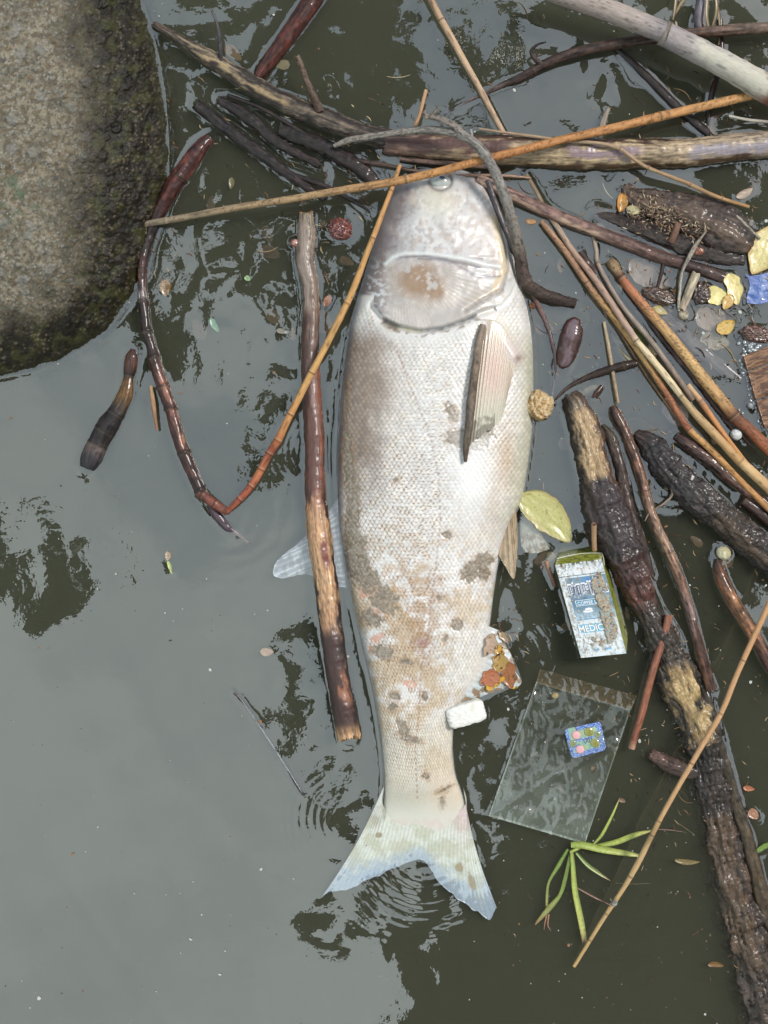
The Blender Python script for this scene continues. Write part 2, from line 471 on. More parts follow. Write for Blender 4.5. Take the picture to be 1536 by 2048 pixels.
    mx = nn.new('ShaderNodeMixShader')
    tc = nn.new('ShaderNodeTexCoord')
    nz = nn.new('ShaderNodeTexNoise'); nz.inputs['Scale'].default_value = 55; nz.inputs['Detail'].default_value = 3
    bp = nn.new('ShaderNodeBump'); bp.inputs['Strength'].default_value = 0.25; bp.inputs['Distance'].default_value = 0.0004
    l.new(tc.outputs['Object'], nz.inputs['Vector']); l.new(nz.outputs['Fac'], bp.inputs['Height'])
    l.new(bp.outputs[0], gl.inputs['Normal'])
    l.new(schlick(m.node_tree, WATER_F0), mx.inputs[0]); l.new(tr.outputs[0], mx.inputs[1]); l.new(gl.outputs[0], mx.inputs[2])
    l.new(mx.outputs[0], out.inputs['Surface'])
    ab = nn.new('ShaderNodeVolumeAbsorption'); sc = nn.new('ShaderNodeVolumeScatter')
    ab.inputs['Color'].default_value = (0.16, 0.17, 0.0, 1); ab.inputs['Density'].default_value = WATER_ABS
    sc.inputs['Color'].default_value = (0.97, 0.98, 0.78, 1); sc.inputs['Density'].default_value = WATER_SC
    sc.inputs['Anisotropy'].default_value = 0.2
    ad = nn.new('ShaderNodeAddShader')
    l.new(ab.outputs[0], ad.inputs[0]); l.new(sc.outputs[0], ad.inputs[1]); l.new(ad.outputs[0], out.inputs['Volume'])
    m.cycles.homogeneous_volume = True
    me.materials.append(m)
    o = bpy.data.objects.new('water', me); col.objects.link(o)
    tag(o, kind='structure')
WATER_F0, WATER_ABS, WATER_SC = 0.132, 40.0, 18.5
# ------------------------------------------------------------------ the fish
def alb(r, g, b, k=1.5):
    c = srgb(r, g, b); return np.array([v / k for v in c])

OUT = np.array([(338, 842, 922), (343, 822, 945), (352, 808, 958), (362, 797, 966), (378, 786, 978), (400, 774, 991), (450, 756, 1009), (500, 743, 1024), (550, 729, 1036),
                (600, 714, 1051), (650, 701, 1061), (700, 693, 1066), (750, 686, 1067), (800, 681, 1067), (850, 678, 1065), (900, 675, 1060), (950, 674, 1053),
                (1000, 675, 1045), (1050, 679, 1018), (1100, 686, 1001), (1150, 694, 992), (1200, 704, 985), (1250, 716, 979), (1300, 728, 972), (1350, 740, 952),
                (1400, 751, 925), (1450, 759, 906), (1500, 765, 904), (1550, 769, 910), (1590, 768, 925), (1620, 764, 931), (1645, 766, 931), (1662, 772, 925), (1680, 780, 918)], float)
TH = np.array([(338, 9), (345, 13), (362, 19), (400, 27), (450, 33), (520, 38), (600, 41), (750, 44), (900, 43), (1050, 38), (1200, 31), (1320, 25), (1420, 20), (1500, 17), (1570, 13), (1600, 9.6), (1625, 7.3), (1645, 5.9), (1662, 4.9), (1680, 4.0)], float)
OPR = [(748, 612), (767, 635), (797, 650), (837, 658), (882, 653), (928, 638), (958, 623), (1003, 608), (1021, 588), (1034, 556)]
PREOP = [(770, 528), (785, 514), (810, 506), (867, 508), (928, 517), (973, 529), (999, 533)]
SUT = [(800, 515), (850, 512), (897, 520), (928, 538), (955, 553), (1000, 552)]
JAW = [(978, 372), (984, 400), (997, 441), (1010, 490), (1016, 538), (1003, 580), (958, 604), (930, 622)]
LAT = [(790, 690), (815, 760), (840, 820), (862, 880), (877, 950), (881, 1040), (872, 1130), (863, 1200), (855, 1270), (842, 1340), (838, 1420), (830, 1500), (835, 1600)]
MUD = [(903, 826, 10, 19, -25), (922, 878, 30, 17, 10), (955, 880, 30, 20, -30), (895, 1071, 11, 7, 20), (962, 1124, 26, 13, -30), (938, 1146, 17, 20, 20), (968, 1145, 12, 18, 0), (914, 1250, 12, 11, 0),
       (892, 1276, 8, 4, -40), (722, 1128, 15, 30, -20), (768, 1200, 22, 30, -30), (742, 1236, 22, 15, 20), (765, 1305, 21, 13, 20), (812, 1323, 13, 7, 10), (790, 1392, 10, 7, 20),
       (785, 1414, 9, 7, -30), (806, 1457, 10, 19, -20), (822, 1479, 20, 7, 10), (849, 1392, 6, 9, 0), (852, 1553, 8, 5, 30), (890, 1578, 17, 3, -25), (884, 1605, 4, 14, 0),
       (733, 1160, 20, 25, -40), (692, 800, 3, 40, 0), (696, 930, 9, 70, -3), (704, 1040, 13, 70, 5), (712, 1110, 18, 45, 8), (1004, 1210, 10, 9, 0), (880, 1160, 4, 4, 0), (792, 960, 6, 4, 0), (878, 1195, 5, 5, 0), (780, 648, 16, 12, 30)]
PINK = [(728, 1152, 16, 10, 10), (748, 1178, 13, 9, 0), (757, 1205, 20, 12, 40), (730, 1180, 14, 18, 0), (752, 1222, 12, 10, 0), (755, 1275, 16, 8, -20), (820, 1368, 14, 8, 20), (745, 1300, 9, 9, 0)]

def build_fish():
    root = empty('fish', W(870, 1000, 0), 'large dead pale fish floating on its side, with silvery scales and a forked tail', 'fish')
    ys = np.arange(338, 1680.1, 1.75)
    nphi = 330
    phi = np.linspace(-112, 112, nphi) * PI / 180
    phi_b = np.linspace(112, 248, 22)[1:-1] * PI / 180
    ph = np.concatenate([phi, phi_b])
    L = np.interp(ys, OUT[:, 0], OUT[:, 1]); R = np.interp(ys, OUT[:, 0], OUT[:, 2])
    ker = np.hanning(23); ker /= ker.sum()
    def sm(a): return np.convolve(np.pad(a, 11, mode='reflect', reflect_type='odd'), ker, 'valid')
    L = sm(L); R = sm(R)
    b = sm(np.interp(ys, TH[:, 0], TH[:, 1]))
    c = (L + R) / 2; a = (R - L) / 2
    PH, _ = np.meshgrid(ph, ys)
    A = a[:, None]; Cc = c[:, None]; B = b[:, None]
    # boxier flank, slim belly and back
    sn, cs = np.sin(PH), np.cos(PH)
    X = Cc + A * np.sign(sn) * np.abs(sn) ** 0.86
    Y = ys[:, None] + 0 * PH
    Z = np.sign(cs) * np.abs(cs) ** 0.80 * B - 4.0
    Z += 0.0
    U = (X - Cc) / A
    top = cs > -0.3
    # ---- relief
    scale_w = 1 + .1 * (Y < 0)
    trunk = np.where(True, 1.0, 0)
    oy = np.interp(X, [p[0] for p in OPR], [p[1] for p in OPR], left=590, right=556)
    trunk = sst(2, 26, Y - oy - 6) 
    headm = 1 - sst(-4, 4, Y - oy)
    rise = np.zeros_like(X)
    d, t = pdist(X, Y, OPR)
    rise += 2.6 * headm * sst(30, 0, d) * sst(520, 600, Y)                  # gill cover stands proud
    rise -= 3.4 * np.exp(-((d - 5) / 6) ** 2) * (1 - headm) * (t < .78)
    d2, t2 = pdist(X, Y, PREOP); rise += 1.5 * np.exp(-(d2 / 6) ** 2)
    rise -= 0.8 * np.exp(-((d2 - 12) / 7) ** 2) * (Y > 512)
    d3, t3 = pdist(X, Y, SUT); rise -= 0.9 * np.exp(-(d3 / 4) ** 2) * t3
    d4, t4 = pdist(X, Y, JAW)
    rise += 2.4 * np.exp(-((d4 - 7) / 9) ** 2) - 1.4 * np.exp(-(d4 / 3.5) ** 2)
    d5, t5 = pdist(X, Y, [(1012, 470), (1032, 520), (1040, 560), (1022, 600), (985, 622), (955, 632)])
    rise += 2.2 * np.exp(-(d5 / 12) ** 2) * (Y < 640)
    d6, t6 = pdist(X, Y, [(985, 650), (1008, 680), (1028, 712)])
    rise += 6.5 * np.exp(-(d6 / 17) ** 2) * (.35 + .65 * t6)
    de = np.hypot((X - 881) / 1.2, Y - 362)
    rise -= 2.0 * np.exp(-((de - 17) / 4) ** 2)
    rise += 1.3 * np.exp(-(np.hypot((X - 875) / 1.5, Y - 402) / 26) ** 2)
    rise += (fbm(X / 60, Y / 60, 3, 5) - .5) * 3.2 * headm + (fbm(X / 14, Y / 14, 4, 6) - .5) * .5 * headm
    rise += (fbm(X / 110, Y / 130, 3, 9) - .5) * 3.0 * (1 - headm)
    # radiating striae on the gill cover
    an = np.arctan2(Y - 520, X - 800)
    opm = headm * sst(0, 12, Y - np.interp(X, [p[0] for p in SUT], [p[1] for p in SUT]) - 4) * (X < 985) * sst(745, 790, X)
    stri = np.sin(an * 110 + 5 * fbm(X / 50, Y / 50, 2, 3))
    rise += 0.07 * stri * opm
    # ---- scales: overlapping rows running to the tail
    vx = (U * 190 * 1.0 + 300) * (0.55 + 0.45 * (A / 190)) + 300 + 2.5 * (fbm(X / 40, Y / 40, 2, 12) - .5)
    du, dv = 7.4, 9.8
    yy = Y + 5 * (fbm(X / 70, Y / 70, 2, 14) - .5) - 26 * (1 - U ** 2) * 0.35
    row = np.floor(yy / du)
    hs = np.zeros_like(X); edge = np.ones_like(X); idv = np.zeros_like(X); done = np.zeros_like(X, bool)
    for k in (-2, -1, 0):                                                  # head-ward scales lie on top
        rw = row + k
        off = (np.mod(rw, 2)) * .5
        cx = np.round(vx / dv - off) + off
        ddx = (vx / dv - cx); ddy = (yy - rw * du) / du
        # scale apex reaches 2.0 rows toward the tail
        q = (np.abs(ddx) / .56) ** 2.2 + (np.clip(ddy, 0, 9) / 2.05) ** 2.2
        hit = (q < 1) & ~done
        hs = np.where(hit, (ddy / 2.05) * .6 + .4 * (1 - np.abs(ddx) * 1.4), hs)
        edge = np.where(hit, q, edge)
        idv = np.where(hit, _tab[rw.astype(int) & 255, (cx * 2).astype(int) & 255], idv)
        done |= hit
    damage = sst(.56, .66, fbm(X / 34, Y / 34, 3, 21)) * sst(1040, 1150, Y) * sst(1460, 1380, Y) * sst(.45, .1, U)
    sc_amp = trunk * (1 - .95 * sst(1500, 1625, Y)) * top * (1 - .6 * damage)
    fade = 0.45 + .55 * sst(1.0, .75, np.abs(U)) 
    line = sst(.62, .97, edge)
    rise += sc_amp * (.60 * hs - .45 * line)
    mudm = np.zeros_like(X)
    for i, (x, y, rx, ry, an_) in enumerate(MUD):
        m = (np.abs(X - x) < rx * 2 + ry * 2) & (np.abs(Y - y) < ry * 2 + rx * 2)
        if m.any(): mudm[m] = np.maximum(mudm[m], blob(X[m], Y[m], x, y, rx * 1.15, ry * 1.15, an_, .42, 11, i))
    pinkm = np.zeros_like(X)
    for i, (x, y, rx, ry, an_) in enumerate(PINK):
        m = (np.abs(X - x) < rx * 2 + ry * 2) & (np.abs(Y - y) < ry * 2 + rx * 2)
        if m.any(): pinkm[m] = np.maximum(pinkm[m], blob(X[m], Y[m], x, y, rx, ry, an_, .42, 9, i + 50))
    wet = np.maximum(mudm, pinkm * .7)
    rise -= wet * .35 + wet * sc_amp * .2 * hs
    # creases at the wrist of the tail
    rise += .5 * np.sin((Y - .5 * X) / 9 + 4 * fbm(X / 30, Y / 30, 2, 3)) * np.exp(-((Y - 1470) / 40) ** 2) * sst(.1, -.3, U)
    dl, tl = pdist(X, Y, LAT)
    rise -= .25 * np.exp(-(dl / 2.5) ** 2) * trunk
    wgt = np.clip(cs * 1.6 + .25, 0, 1)
    Z = Z + rise * wgt
    Xd = X + rise * (1 - wgt) * 0
    V = Wn(Xd, Y, Z)
    # ---- colour
    n1 = fbm(X / 70, Y / 70, 4, 31); n2 = fbm(X / 16, Y / 16, 4, 32); n3 = fbm(X / 5, Y / 5, 3, 33)
    Ct = np.zeros(X.shape + (3,)) + alb(238, 237, 238)
    Ct = mixc(Ct, alb(222, 218, 216), sst(.35, .65, n1) * .5)
    Ct = mixc(Ct, alb(240, 232, 218), sst(.5, .7, n2) * .4)
    dk = sst(-.36, -.80, U + .30 * (n1 - .5) + .2 * (n2 - .5)) * sst(630, 700, Y) * sst(1080, 900, Y)
    Ct = mixc(Ct, alb(104, 86, 78), dk * .9)
    Ct = mixc(Ct, alb(170, 152, 138), sst(-.1, -.65, U + .3 * (n1 - .5)) * sst(630, 720, Y) * sst(1000, 800, Y) * .45)
    tan = sst(1000, 1230, Y) * sst(.44, .66, n1 + .25 * (n2 - .5) - .10 * U) * sst(1700, 1500, Y)
    Ct = mixc(Ct, alb(206, 182, 148), tan * .75)
    Ct = mixc(Ct, alb(178, 138, 95), np.exp(-((X - 848) / 34) ** 2 - ((Y - 1240) / 90) ** 2) * .75 * sst(.35, .6, n2 + .1))
    Ct = mixc(Ct, alb(190, 150, 110), np.exp(-((X - 790) / 45) ** 2 - ((Y - 1170) / 120) ** 2) * .5 * sst(.4, .6, n2))
    Ct = mixc(Ct, alb(150, 70, 50), np.exp(-((X - 845) / 16) ** 2 - ((Y - 1285) / 10) ** 2) * .7)
    Ct = mixc(Ct, alb(196, 170, 138), np.exp(-((X - 1012) / 26) ** 2 - ((Y - 915) / 75) ** 2) * .8)
    Ct = mixc(Ct, alb(198, 176, 150), np.exp(-((X - 985) / 22) ** 2 - ((Y - 1010) / 70) ** 2) * .6)
    Ct = mixc(Ct, alb(194, 192, 170), sst(.74, .98, U) * sst(640, 700, Y) * sst(1100, 980, Y) * .85)
    Ct = mixc(Ct, alb(236, 232, 226), np.exp(-((X - 945) / 55) ** 2 - ((Y - 1340) / 110) ** 2) * .7)
    Ct = mixc(Ct, alb(218, 210, 192), sst(1400, 1480, Y) * .7)
    Ct = mixc(Ct, alb(186, 186, 172), sst(1540, 1610, Y) * sst(.3, -.5, U) * .75)
    Ct = mixc(Ct, alb(220, 200, 175), sst(1480, 1560, Y) * sst(.0, .5, U) * .5)
    lc = alb(146, 114, 84)
    lw = .62 + .42 * sst(820, 950, Y) * sst(.45, -.1, U) - .22 * np.exp(-((X - 930) / 70) ** 2 - ((Y - 960) / 200) ** 2) + .25 * dk
    Ct = mixc(Ct, lc * (1 - .45 * dk[..., None]) if False else lc, line * sc_amp * fade * lw * (.5 + n2))
    Ct = Ct * (1 + (.22 * (idv - .5) * sc_amp + .05 * (n3 - .5))[..., None])
    dots = sc_amp * sst(.55, .95, np.abs(U)) * sst(.35, .1, np.abs(edge - .35)) * (idv > .45)
    Ct = mixc(Ct, alb(238, 228, 205), dots * .15)
    Ct = mixc(Ct, alb(224, 168, 146), pinkm * .8 * sst(.3, .6, n2 + .15))
    mud_c = mixc(np.zeros(X.shape + (3,)) + alb(146, 134, 118), alb(126, 112, 94), sst(.42, .6, fbm(X / 9, Y / 9, 4, 66)))
    mud_c = mixc(mud_c, alb(172, 158, 142), sst(.55, .65, fbm(X / 6, Y / 6, 3, 67)))
    thick = mudm * (.86 + .14 * sst(.35, .6, fbm(X / 22, Y / 22, 3, 68)))
    Ct = Ct * (1 - thick[..., None]) + mud_c * thick[..., None]
    halo = np.zeros_like(X)
    for i, (x, y, rx, ry, an_) in enumerate(MUD):
        m = (np.abs(X - x) < rx * 2 + ry * 2 + 14) & (np.abs(Y - y) < ry * 2 + rx * 2 + 14)
        if m.any(): halo[m] = np.maximum(halo[m], blob(X[m], Y[m], x, y, rx + 6, ry + 6, an_, .5, 8, i + 90))
    Ct = mixc(Ct, alb(176, 136, 96), halo * (1 - mudm) * .45 * sst(.35, .6, n2 + .1))
    dash = np.exp(-(dl / 1.6) ** 2) * (np.sin(tl * 520) > -.2) * trunk
    Ct = mixc(Ct, alb(150, 95, 75), dash * .6)
    Ct = mixc(Ct, alb(250, 250, 252), np.exp(-((X - 945) / 42) ** 2 - ((Y - 950) / 90) ** 2) * .75)  # bright highlight on the flank painted into the skin colour
    Ct = Ct * (1 - .10 * sst(700, 820, Y)[..., None] * sst(.55, .1, np.abs(U - .25) - .25)[..., None] * 0) * np.array([1.0, .985, .955])
    # head
    Hc = np.zeros(X.shape + (3,)) + alb(210, 207, 206)
    m1 = fbm(X / 45, Y / 45, 4, 41); m2 = fbm(X / 11, Y / 11, 4, 42)
    Hc = mixc(Hc, alb(228, 224, 222), sst(.42, .62, m1) * .8)
    Hc = mixc(Hc, alb(164, 154, 152), sst(.50, .66, m2 * .6 + m1 * .4) * .6)
    Hc = mixc(Hc, alb(186, 166, 150), sst(.52, .7, fbm(X / 20, Y / 26, 4, 47)) * .55)
    Hc = mixc(Hc, alb(224, 218, 198), np.exp(-((X - 876) / 40) ** 2 - ((Y - 402) / 34) ** 2) * .8)
    Hc = mixc(Hc, alb(224, 210, 202), np.exp(-((X - 965) / 50) ** 2 - ((Y - 480) / 55) ** 2) * .6)
    Hc = mixc(Hc, alb(112, 98, 100), sst(-.38, -.88, U + .35 * (m1 - .5) + .25 * (m2 - .5)) * .85)
    Hc = mixc(Hc, alb(105, 92, 90), blob(X, Y, 768, 545, 12, 22, 10, .6, 9, 3) * .7)
    Hc = mixc(Hc, alb(226, 232, 234), sst(.5, .66, fbm(X / 12, Y / 9, 4, 44)) * np.exp(-((X - 770) / 50) ** 2 - ((Y - 590) / 60) ** 2) * .8)
    jawm = np.exp(-((d4 - 9) / 9) ** 2) * (X > 945)
    Hc = mixc(Hc, alb(232, 208, 168), np.clip(np.exp(-(pdist(X, Y, [(990, 440), (1004, 500), (1008, 540), (990, 575), (945, 600)])[0] / 9) ** 2), 0, 1) * .9)
    Hc = mixc(Hc, alb(228, 226, 214), np.exp(-((d5) / 14) ** 2) * .85)
    Hc = mixc(Hc, alb(196, 186, 178), opm * .8)
    Hc = mixc(Hc, alb(236, 226, 212), opm * sst(.3, .9, stri) * .45 * sst(.4, .6, m1 + .05))
    bro = (np.exp(-((X - 838) / 42) ** 2 - ((Y - 560) / 34) ** 2) * 1.2 + np.exp(-((X - 872) / 14) ** 2 - ((Y - 582) / 16) ** 2)) * sst(.30, .50, m2 * .5 + m1 * .5)
    Hc = mixc(Hc, alb(156, 122, 88), np.clip(bro * 1.3, 0, 1) * .85)
    Hc = mixc(Hc, alb(232, 234, 232), np.exp(-(d2 / 5) ** 2) * .8)
    Hc = mixc(Hc, alb(120, 112, 120), np.exp(-((d2 - 10) / 4) ** 2) * (Y > 516) * (t2 > .3) * (t2 < .85) * .6)
    Hc = mixc(Hc, alb(120, 108, 120), np.exp(-(d3 / 2.5) ** 2) * .6)
    Hc = mixc(Hc, alb(112, 96, 98), np.exp(-(d4 / 2.2) ** 2) * .5 * (t4 > .1))
    fold = np.clip(1 - np.abs(Y - oy - 5) / 7, 0, 1) * (X > 765) * (X < 955)
    C = Ct * (1 - headm[..., None]) + Hc * headm[..., None]
    C = mixc(C, alb(228, 226, 222), np.exp(-((Y - oy - 26) / 12) ** 2) * (X < 970) * .6)
    C = mixc(C, alb(98, 96, 100), sst(0, .9, fold) * (.55 + .7 * (m2 - .3)))
    C = mixc(C, alb(214, 208, 178), sst(.2, .8, fold) * np.exp(-((X - 818) / 22) ** 2) * .8)
    C = mixc(C, alb(120, 95, 70), np.exp(-((Y - oy - 14) / 4) ** 2) * sst(.45, .6, m2) * (X < 960) * (X > 760) * .7)
    C = mixc(C, alb(226, 206, 198), np.exp(-(d6 / 18) ** 2) * .8)
    C = mixc(C, alb(150, 120, 105), np.exp(-(np.hypot(X - 1037, Y - 716) / 7) ** 2) * .8)
    C = mixc(C, alb(230, 224, 208), np.exp(-(np.hypot((X - 1000) / 34, (Y - 655) / 26)) ** 2) * .7)
    C = mixc(C, alb(120, 112, 116), np.exp(-((de - 19) / 3) ** 2) * .7)
    C = mixc(C, alb(222, 220, 208), sst(1590, 1640, Y + 8 * (n2 - .5)) * .85); C = mixc(C, alb(222, 196, 192), sst(1625, 1650, Y) * sst(.4, .6, n2) * .5)
    under = sst(0.15, -0.2, cs)
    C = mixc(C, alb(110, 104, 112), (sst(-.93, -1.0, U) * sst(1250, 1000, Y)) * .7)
    nph = len(ph)
    F = grid_faces(len(ys), nph, True)
    Vf = V.reshape(-1, 3); Cf = C.reshape(-1, 3)
    # caps
    n = len(Vf)
    Vf = np.vstack([Vf, V[0].mean(0), V[-1].mean(0)]); Cf = np.vstack([Cf, C[0].mean(0), C[-1].mean(0)])
    j = np.arange(nph); j2 = (j + 1) % nph; o = (len(ys) - 1) * nph
    cap = np.vstack([np.stack([j2, j, np.full(nph, n)], -1), np.stack([o + j, o + j2, np.full(nph, n + 1)], -1)])
    ST = Vf.copy()
    me = mesh_np('body', Vf, [F[:, ::-1], cap[:, ::-1]], Cf, ST)
    fm = material('fish_skin', rough=0.40, bump=0.35, bscale=(1500, 1500, 1500), nvar=0.08, spec=0.6, coat=0.4, coat_r=0.2, sss=0.10, rvar=0.10, bdist=.0004)
    rel(link('body', me, fm), root)
    # waterline for the meniscus
    out = [(l - 1, y) for y, l in zip(ys[::10], L[::10])] + [(r + 1, y) for y, r in zip(ys[::-10], R[::-10])]
    MENISCUS.append((out + out[:1], 0, 0.55))
    # eye: pale clouded globe with a dark blue pupil
    def ball(nm, x, y, z, rx, ry, rz, colr, mat, parent, tilt=0):
        u = np.linspace(0, PI, 18)[:, None]; v = (np.arange(28) / 28 * 2 * PI)[None, :]
        P = np.stack([np.sin(u) * np.cos(v) * rx, np.sin(u) * np.sin(v) * ry, np.cos(u) * rz + 0 * v], -1) * .001
        w = W(x, y, z)
        P = P + np.array(w)
        return rel(link(nm, mesh_np(nm, P, [grid_faces(18, 28, True)], np.zeros(P.shape) + colr, P), mat), parent)
    em = material('eye_gloss', rough=0.15, nvar=0.1, spec=.6, coat=.8, coat_r=.05, bscale=(300, 300, 300))
    zt = 14.5
    ey = ball('eye', 881, 363, zt - 1, 10.5, 7.5, 6.0, alb(196, 200, 196), em, root)
    ball('pupil', 883, 358, zt + 1.4, 5.2, 3.4, 3.6, alb(62, 68, 96), em, ey)
    # fins -------------------------------------------------------------
    finm = material('fin_membrane', rough=0.34, bump=0.3, bscale=(500, 500, 500), nvar=0.15, coat=.5, coat_r=.12, sss=.15)
    def fin(nm, base, tip, nr, ns, nt, ripple, cf, parent, th=.5, bend=0, label=None, bow=0, fray=0):
        base = crom([(*p, 0) if len(p) == 3 else p for p in base], 1.0); tip = crom([(*p, 0) if len(p) == 3 else p for p in tip], 1.0)
        def rs(P, n):
            s = np.concatenate([[0], np.cumsum(np.hypot(*np.diff(P[:, :2], axis=0).T))]); s /= s[-1]
            return np.stack([np.interp(np.linspace(0, 1, n), s, P[:, k]) for k in range(3)], -1)
        Bp, Tp = rs(base, nt), rs(tip, nt)
        s = np.linspace(0, 1, ns)[:, None]; t = np.linspace(0, 1, nt)[None, :]
        r_ = np.random.RandomState(len(nm) + nr)
        fr = np.interp(np.linspace(0, nr, nt), np.arange(nr + 1), 1 - fray * r_.rand(nr + 1))[None, :, None]
        P = Bp[None] * (1 - s[..., None] * fr) + Tp[None] * s[..., None] * fr
        P[..., 2] += ripple * np.cos(t * nr * 2 * PI) * (1 - .4 * s) * sst(0, .25, s) + bow * np.sin(s * PI)
        P[..., 0] += bend * np.sin(s * PI) * (1 - 2 * t)
        C = cf(s + 0 * t, t + 0 * s, P[..., 0], P[..., 1], .5 + .5 * np.cos(t * nr * 2 * PI + 0 * s))
        V = Wn(P[..., 0], P[..., 1], P[..., 2]); V2 = V.copy(); V2[..., 2] -= th * .001
        n = ns * nt
        F = grid_faces(ns, nt)
        ii = np.concatenate([np.arange(nt), np.arange(1, ns) * nt + nt - 1, (ns - 1) * nt + np.arange(nt - 2, -1, -1), np.arange(ns - 2, 0, -1) * nt])
        jj = np.roll(ii, -1)
        side = np.stack([ii, jj, jj + n, ii + n], -1)
        me = mesh_np(nm, np.vstack([V.reshape(-1, 3), V2.reshape(-1, 3)]), [F, F[:, ::-1] + n, side], np.vstack([C.reshape(-1, 3)] * 2), np.vstack([V.reshape(-1, 3)] * 2))
        o = rel(link(nm, me, finm), parent)
        if label: o['label'] = label
        return o
    def tailc(s, t, x, y, ray):
        C = np.zeros(x.shape + (3,)) + alb(212, 214, 200)
        C = mixc(C, alb(232, 234, 226), ray ** 2 * .8 * sst(.0, .3, s))
        C = mixc(C, alb(222, 218, 206), sst(.22, .0, s + .12 * (fbm(x / 16, y / 16, 3, 62) - .5)))
        C = mixc(C, alb(188, 186, 160), sst(.4, .65, fbm(x / 30, y / 30, 3, 60)) * .6)
        C = mixc(C, alb(166, 184, 204), sst(.55, .95, s + .25 * (fbm(x / 14, y / 14, 3, 61) - .5)) * .85)
        C = mixc(C, alb(220, 190, 190), np.exp(-((x - 925) / 22) ** 2 - ((y - 1630) / 40) ** 2) * .7)
        C = mixc(C, alb(128, 98, 100), np.exp(-((x - 752) / 12) ** 2 - ((y - 1640) / 22) ** 2) * .5 * (1 - ray))
        C = mixc(C, alb(156, 134, 92), np.maximum(blob(x, y, 943, 1765, 7, 18, -20, .5), blob(x, y, 918, 1735, 7, 14, -20, .5)) * .7)
        return mixc(C, alb(150, 130, 96), blob(x, y, 757, 1669, 7, 6, 0, .5) * .8)
    fin('tail_fin', [(768, 1572, 0), (766, 1608, .2), (792, 1632, .4), (850, 1640, .5), (900, 1632, .4), (932, 1606, .2), (926, 1572, 0)],
        [(643, 1796, -1.2), (680, 1786, -.8), (725, 1768, -.5), (770, 1748, -.6), (815, 1726, -1.2), (848, 1724, -1.4), (876, 1764, -1.2), (908, 1796, -.7), (946, 1822, -.3), (982, 1842, -.6), (997, 1828, -.5)],
        34, 60, 400, .22, tailc, root, fray=.05, bow=1.2, bend=9)
    def dorc(s, t, x, y, ray):
        C = np.zeros(x.shape + (3,)) + alb(170, 178, 190)
        C = mixc(C, alb(226, 230, 234), ray ** 2 * .8)
        return mixc(C, alb(120, 120, 130), sst(.45, .6, fbm(x / 12, y / 20, 3, 71)) * .6)
    fin('dorsal_fin', [(682, 985, -2), (676, 1030, -1.2), (684, 1100, -1.2), (694, 1175, -2)], [(640, 1050, -2.2), (590, 1090, -1.4), (536, 1138, -.9), (560, 1158, -1.6), (610, 1150, -2.4), (660, 1172, -3)],
        16, 50, 200, .5, dorc, root, fray=.12)
    def pecc(s, t, x, y, ray):
        C = np.zeros(x.shape + (3,)) + alb(224, 208, 190)
        C = mixc(C, alb(236, 228, 214), ray * .7)
        C = mixc(C, alb(214, 170, 130), (1 - ray) * .35)
        C = mixc(C, alb(230, 188, 178), np.exp(-((x - 985) / 22) ** 2 - ((y - 740) / 50) ** 2) * .6)
        C = mixc(C, alb(205, 205, 186), sst(.55, .9, s) * .6)
        return mixc(C, alb(130, 122, 108), np.maximum(sst(.82, .95, s + .2 * (fbm(x / 10, y / 10, 3, 73) - .5)) * (x < 990), blob(x, y, 945, 868, 10, 30, 0, .5)) * .85)
    fin('pectoral_fin', [(962, 650, 34), (985, 640, 36.5), (1012, 662, 33), (1034, 715, 27)], [(934, 905, 40.5), (955, 884, 40.0), (985, 862, 37.5), (1004, 838, 33.0), (1013, 800, 29)],
        15, 90, 220, .55, pecc, root, bow=2.6, fray=.05)
    def pelc(s, t, x, y, ray):
        C = np.zeros(x.shape + (3,)) + alb(172, 148, 116)
        C = mixc(C, alb(205, 186, 156), ray * .5)
        C = mixc(C, alb(226, 206, 194), sst(.3, .05, s))
        return mixc(C, alb(120, 100, 76), sst(.45, .65, fbm(x / 8, y / 20, 3, 75)) * .5)
    fin('pelvic_fin', [(1006, 1000, 8), (1017, 992, 8), (1030, 985, 7)], [(998, 1112, 6), (1012, 1135, 6), (1028, 1158, 5), (1033, 1120, 5), (1036, 1075, 4)], 6, 60, 80, .5, pelc, root, th=.9, label='brown pointed fin folded against the belly')
    def pel2(s, t, x, y, ray):
        C = np.zeros(x.shape + (3,)) + alb(196, 190, 172)
        C = mixc(C, alb(226, 224, 214), ray * .6)
        return mixc(C, alb(140, 112, 84), sst(.45, .62, fbm(x / 12, y / 12, 3, 77)) * sst(.4, .7, s) * .8)
    fin('pelvic_fin', [(1034, 985, -4), (1042, 1010, -5), (1040, 1050, -6)], [(1100, 1098, -3.4), (1075, 1106, -2.8), (1052, 1104, -3.2), (1042, 1090, -4)], 8, 50, 100, .08, pel2, root, label='pale spread fin lying in the water below the belly')
    def anc(s, t, x, y, ray):
        C = np.zeros(x.shape + (3,)) + alb(206, 212, 214)
        C = mixc(C, alb(236, 236, 232), ray * .6)
        C = mixc(C, alb(226, 214, 204), sst(.4, .1, s))
        C = mixc(C, alb(180, 190, 196), (1 - ray) * sst(.3, .8, s) * .3)
        return mixc(C, alb(150, 120, 84), sst(.46, .60, fbm(x / 14, y / 14, 3, 79)) * sst(.2, .5, s) * .9)
    fin('anal_fin', [(972, 1250, 6), (962, 1290, 8), (938, 1345, 7), (905, 1412, 2)], [(1001, 1262, 3), (1022, 1305, 2), (1046, 1366, 1.2), (1005, 1380, 1.5), (965, 1396, 1.5), (920, 1418, .6)], 16, 60, 220, .12, anc, root, fray=.12, bow=2)
    MENISCUS.append(([(645, 1795), (720, 1690), (765, 1600)], 0, .12)); MENISCUS.append(([(925, 1590), (960, 1690), (992, 1790), (996, 1836)], 0, .12))
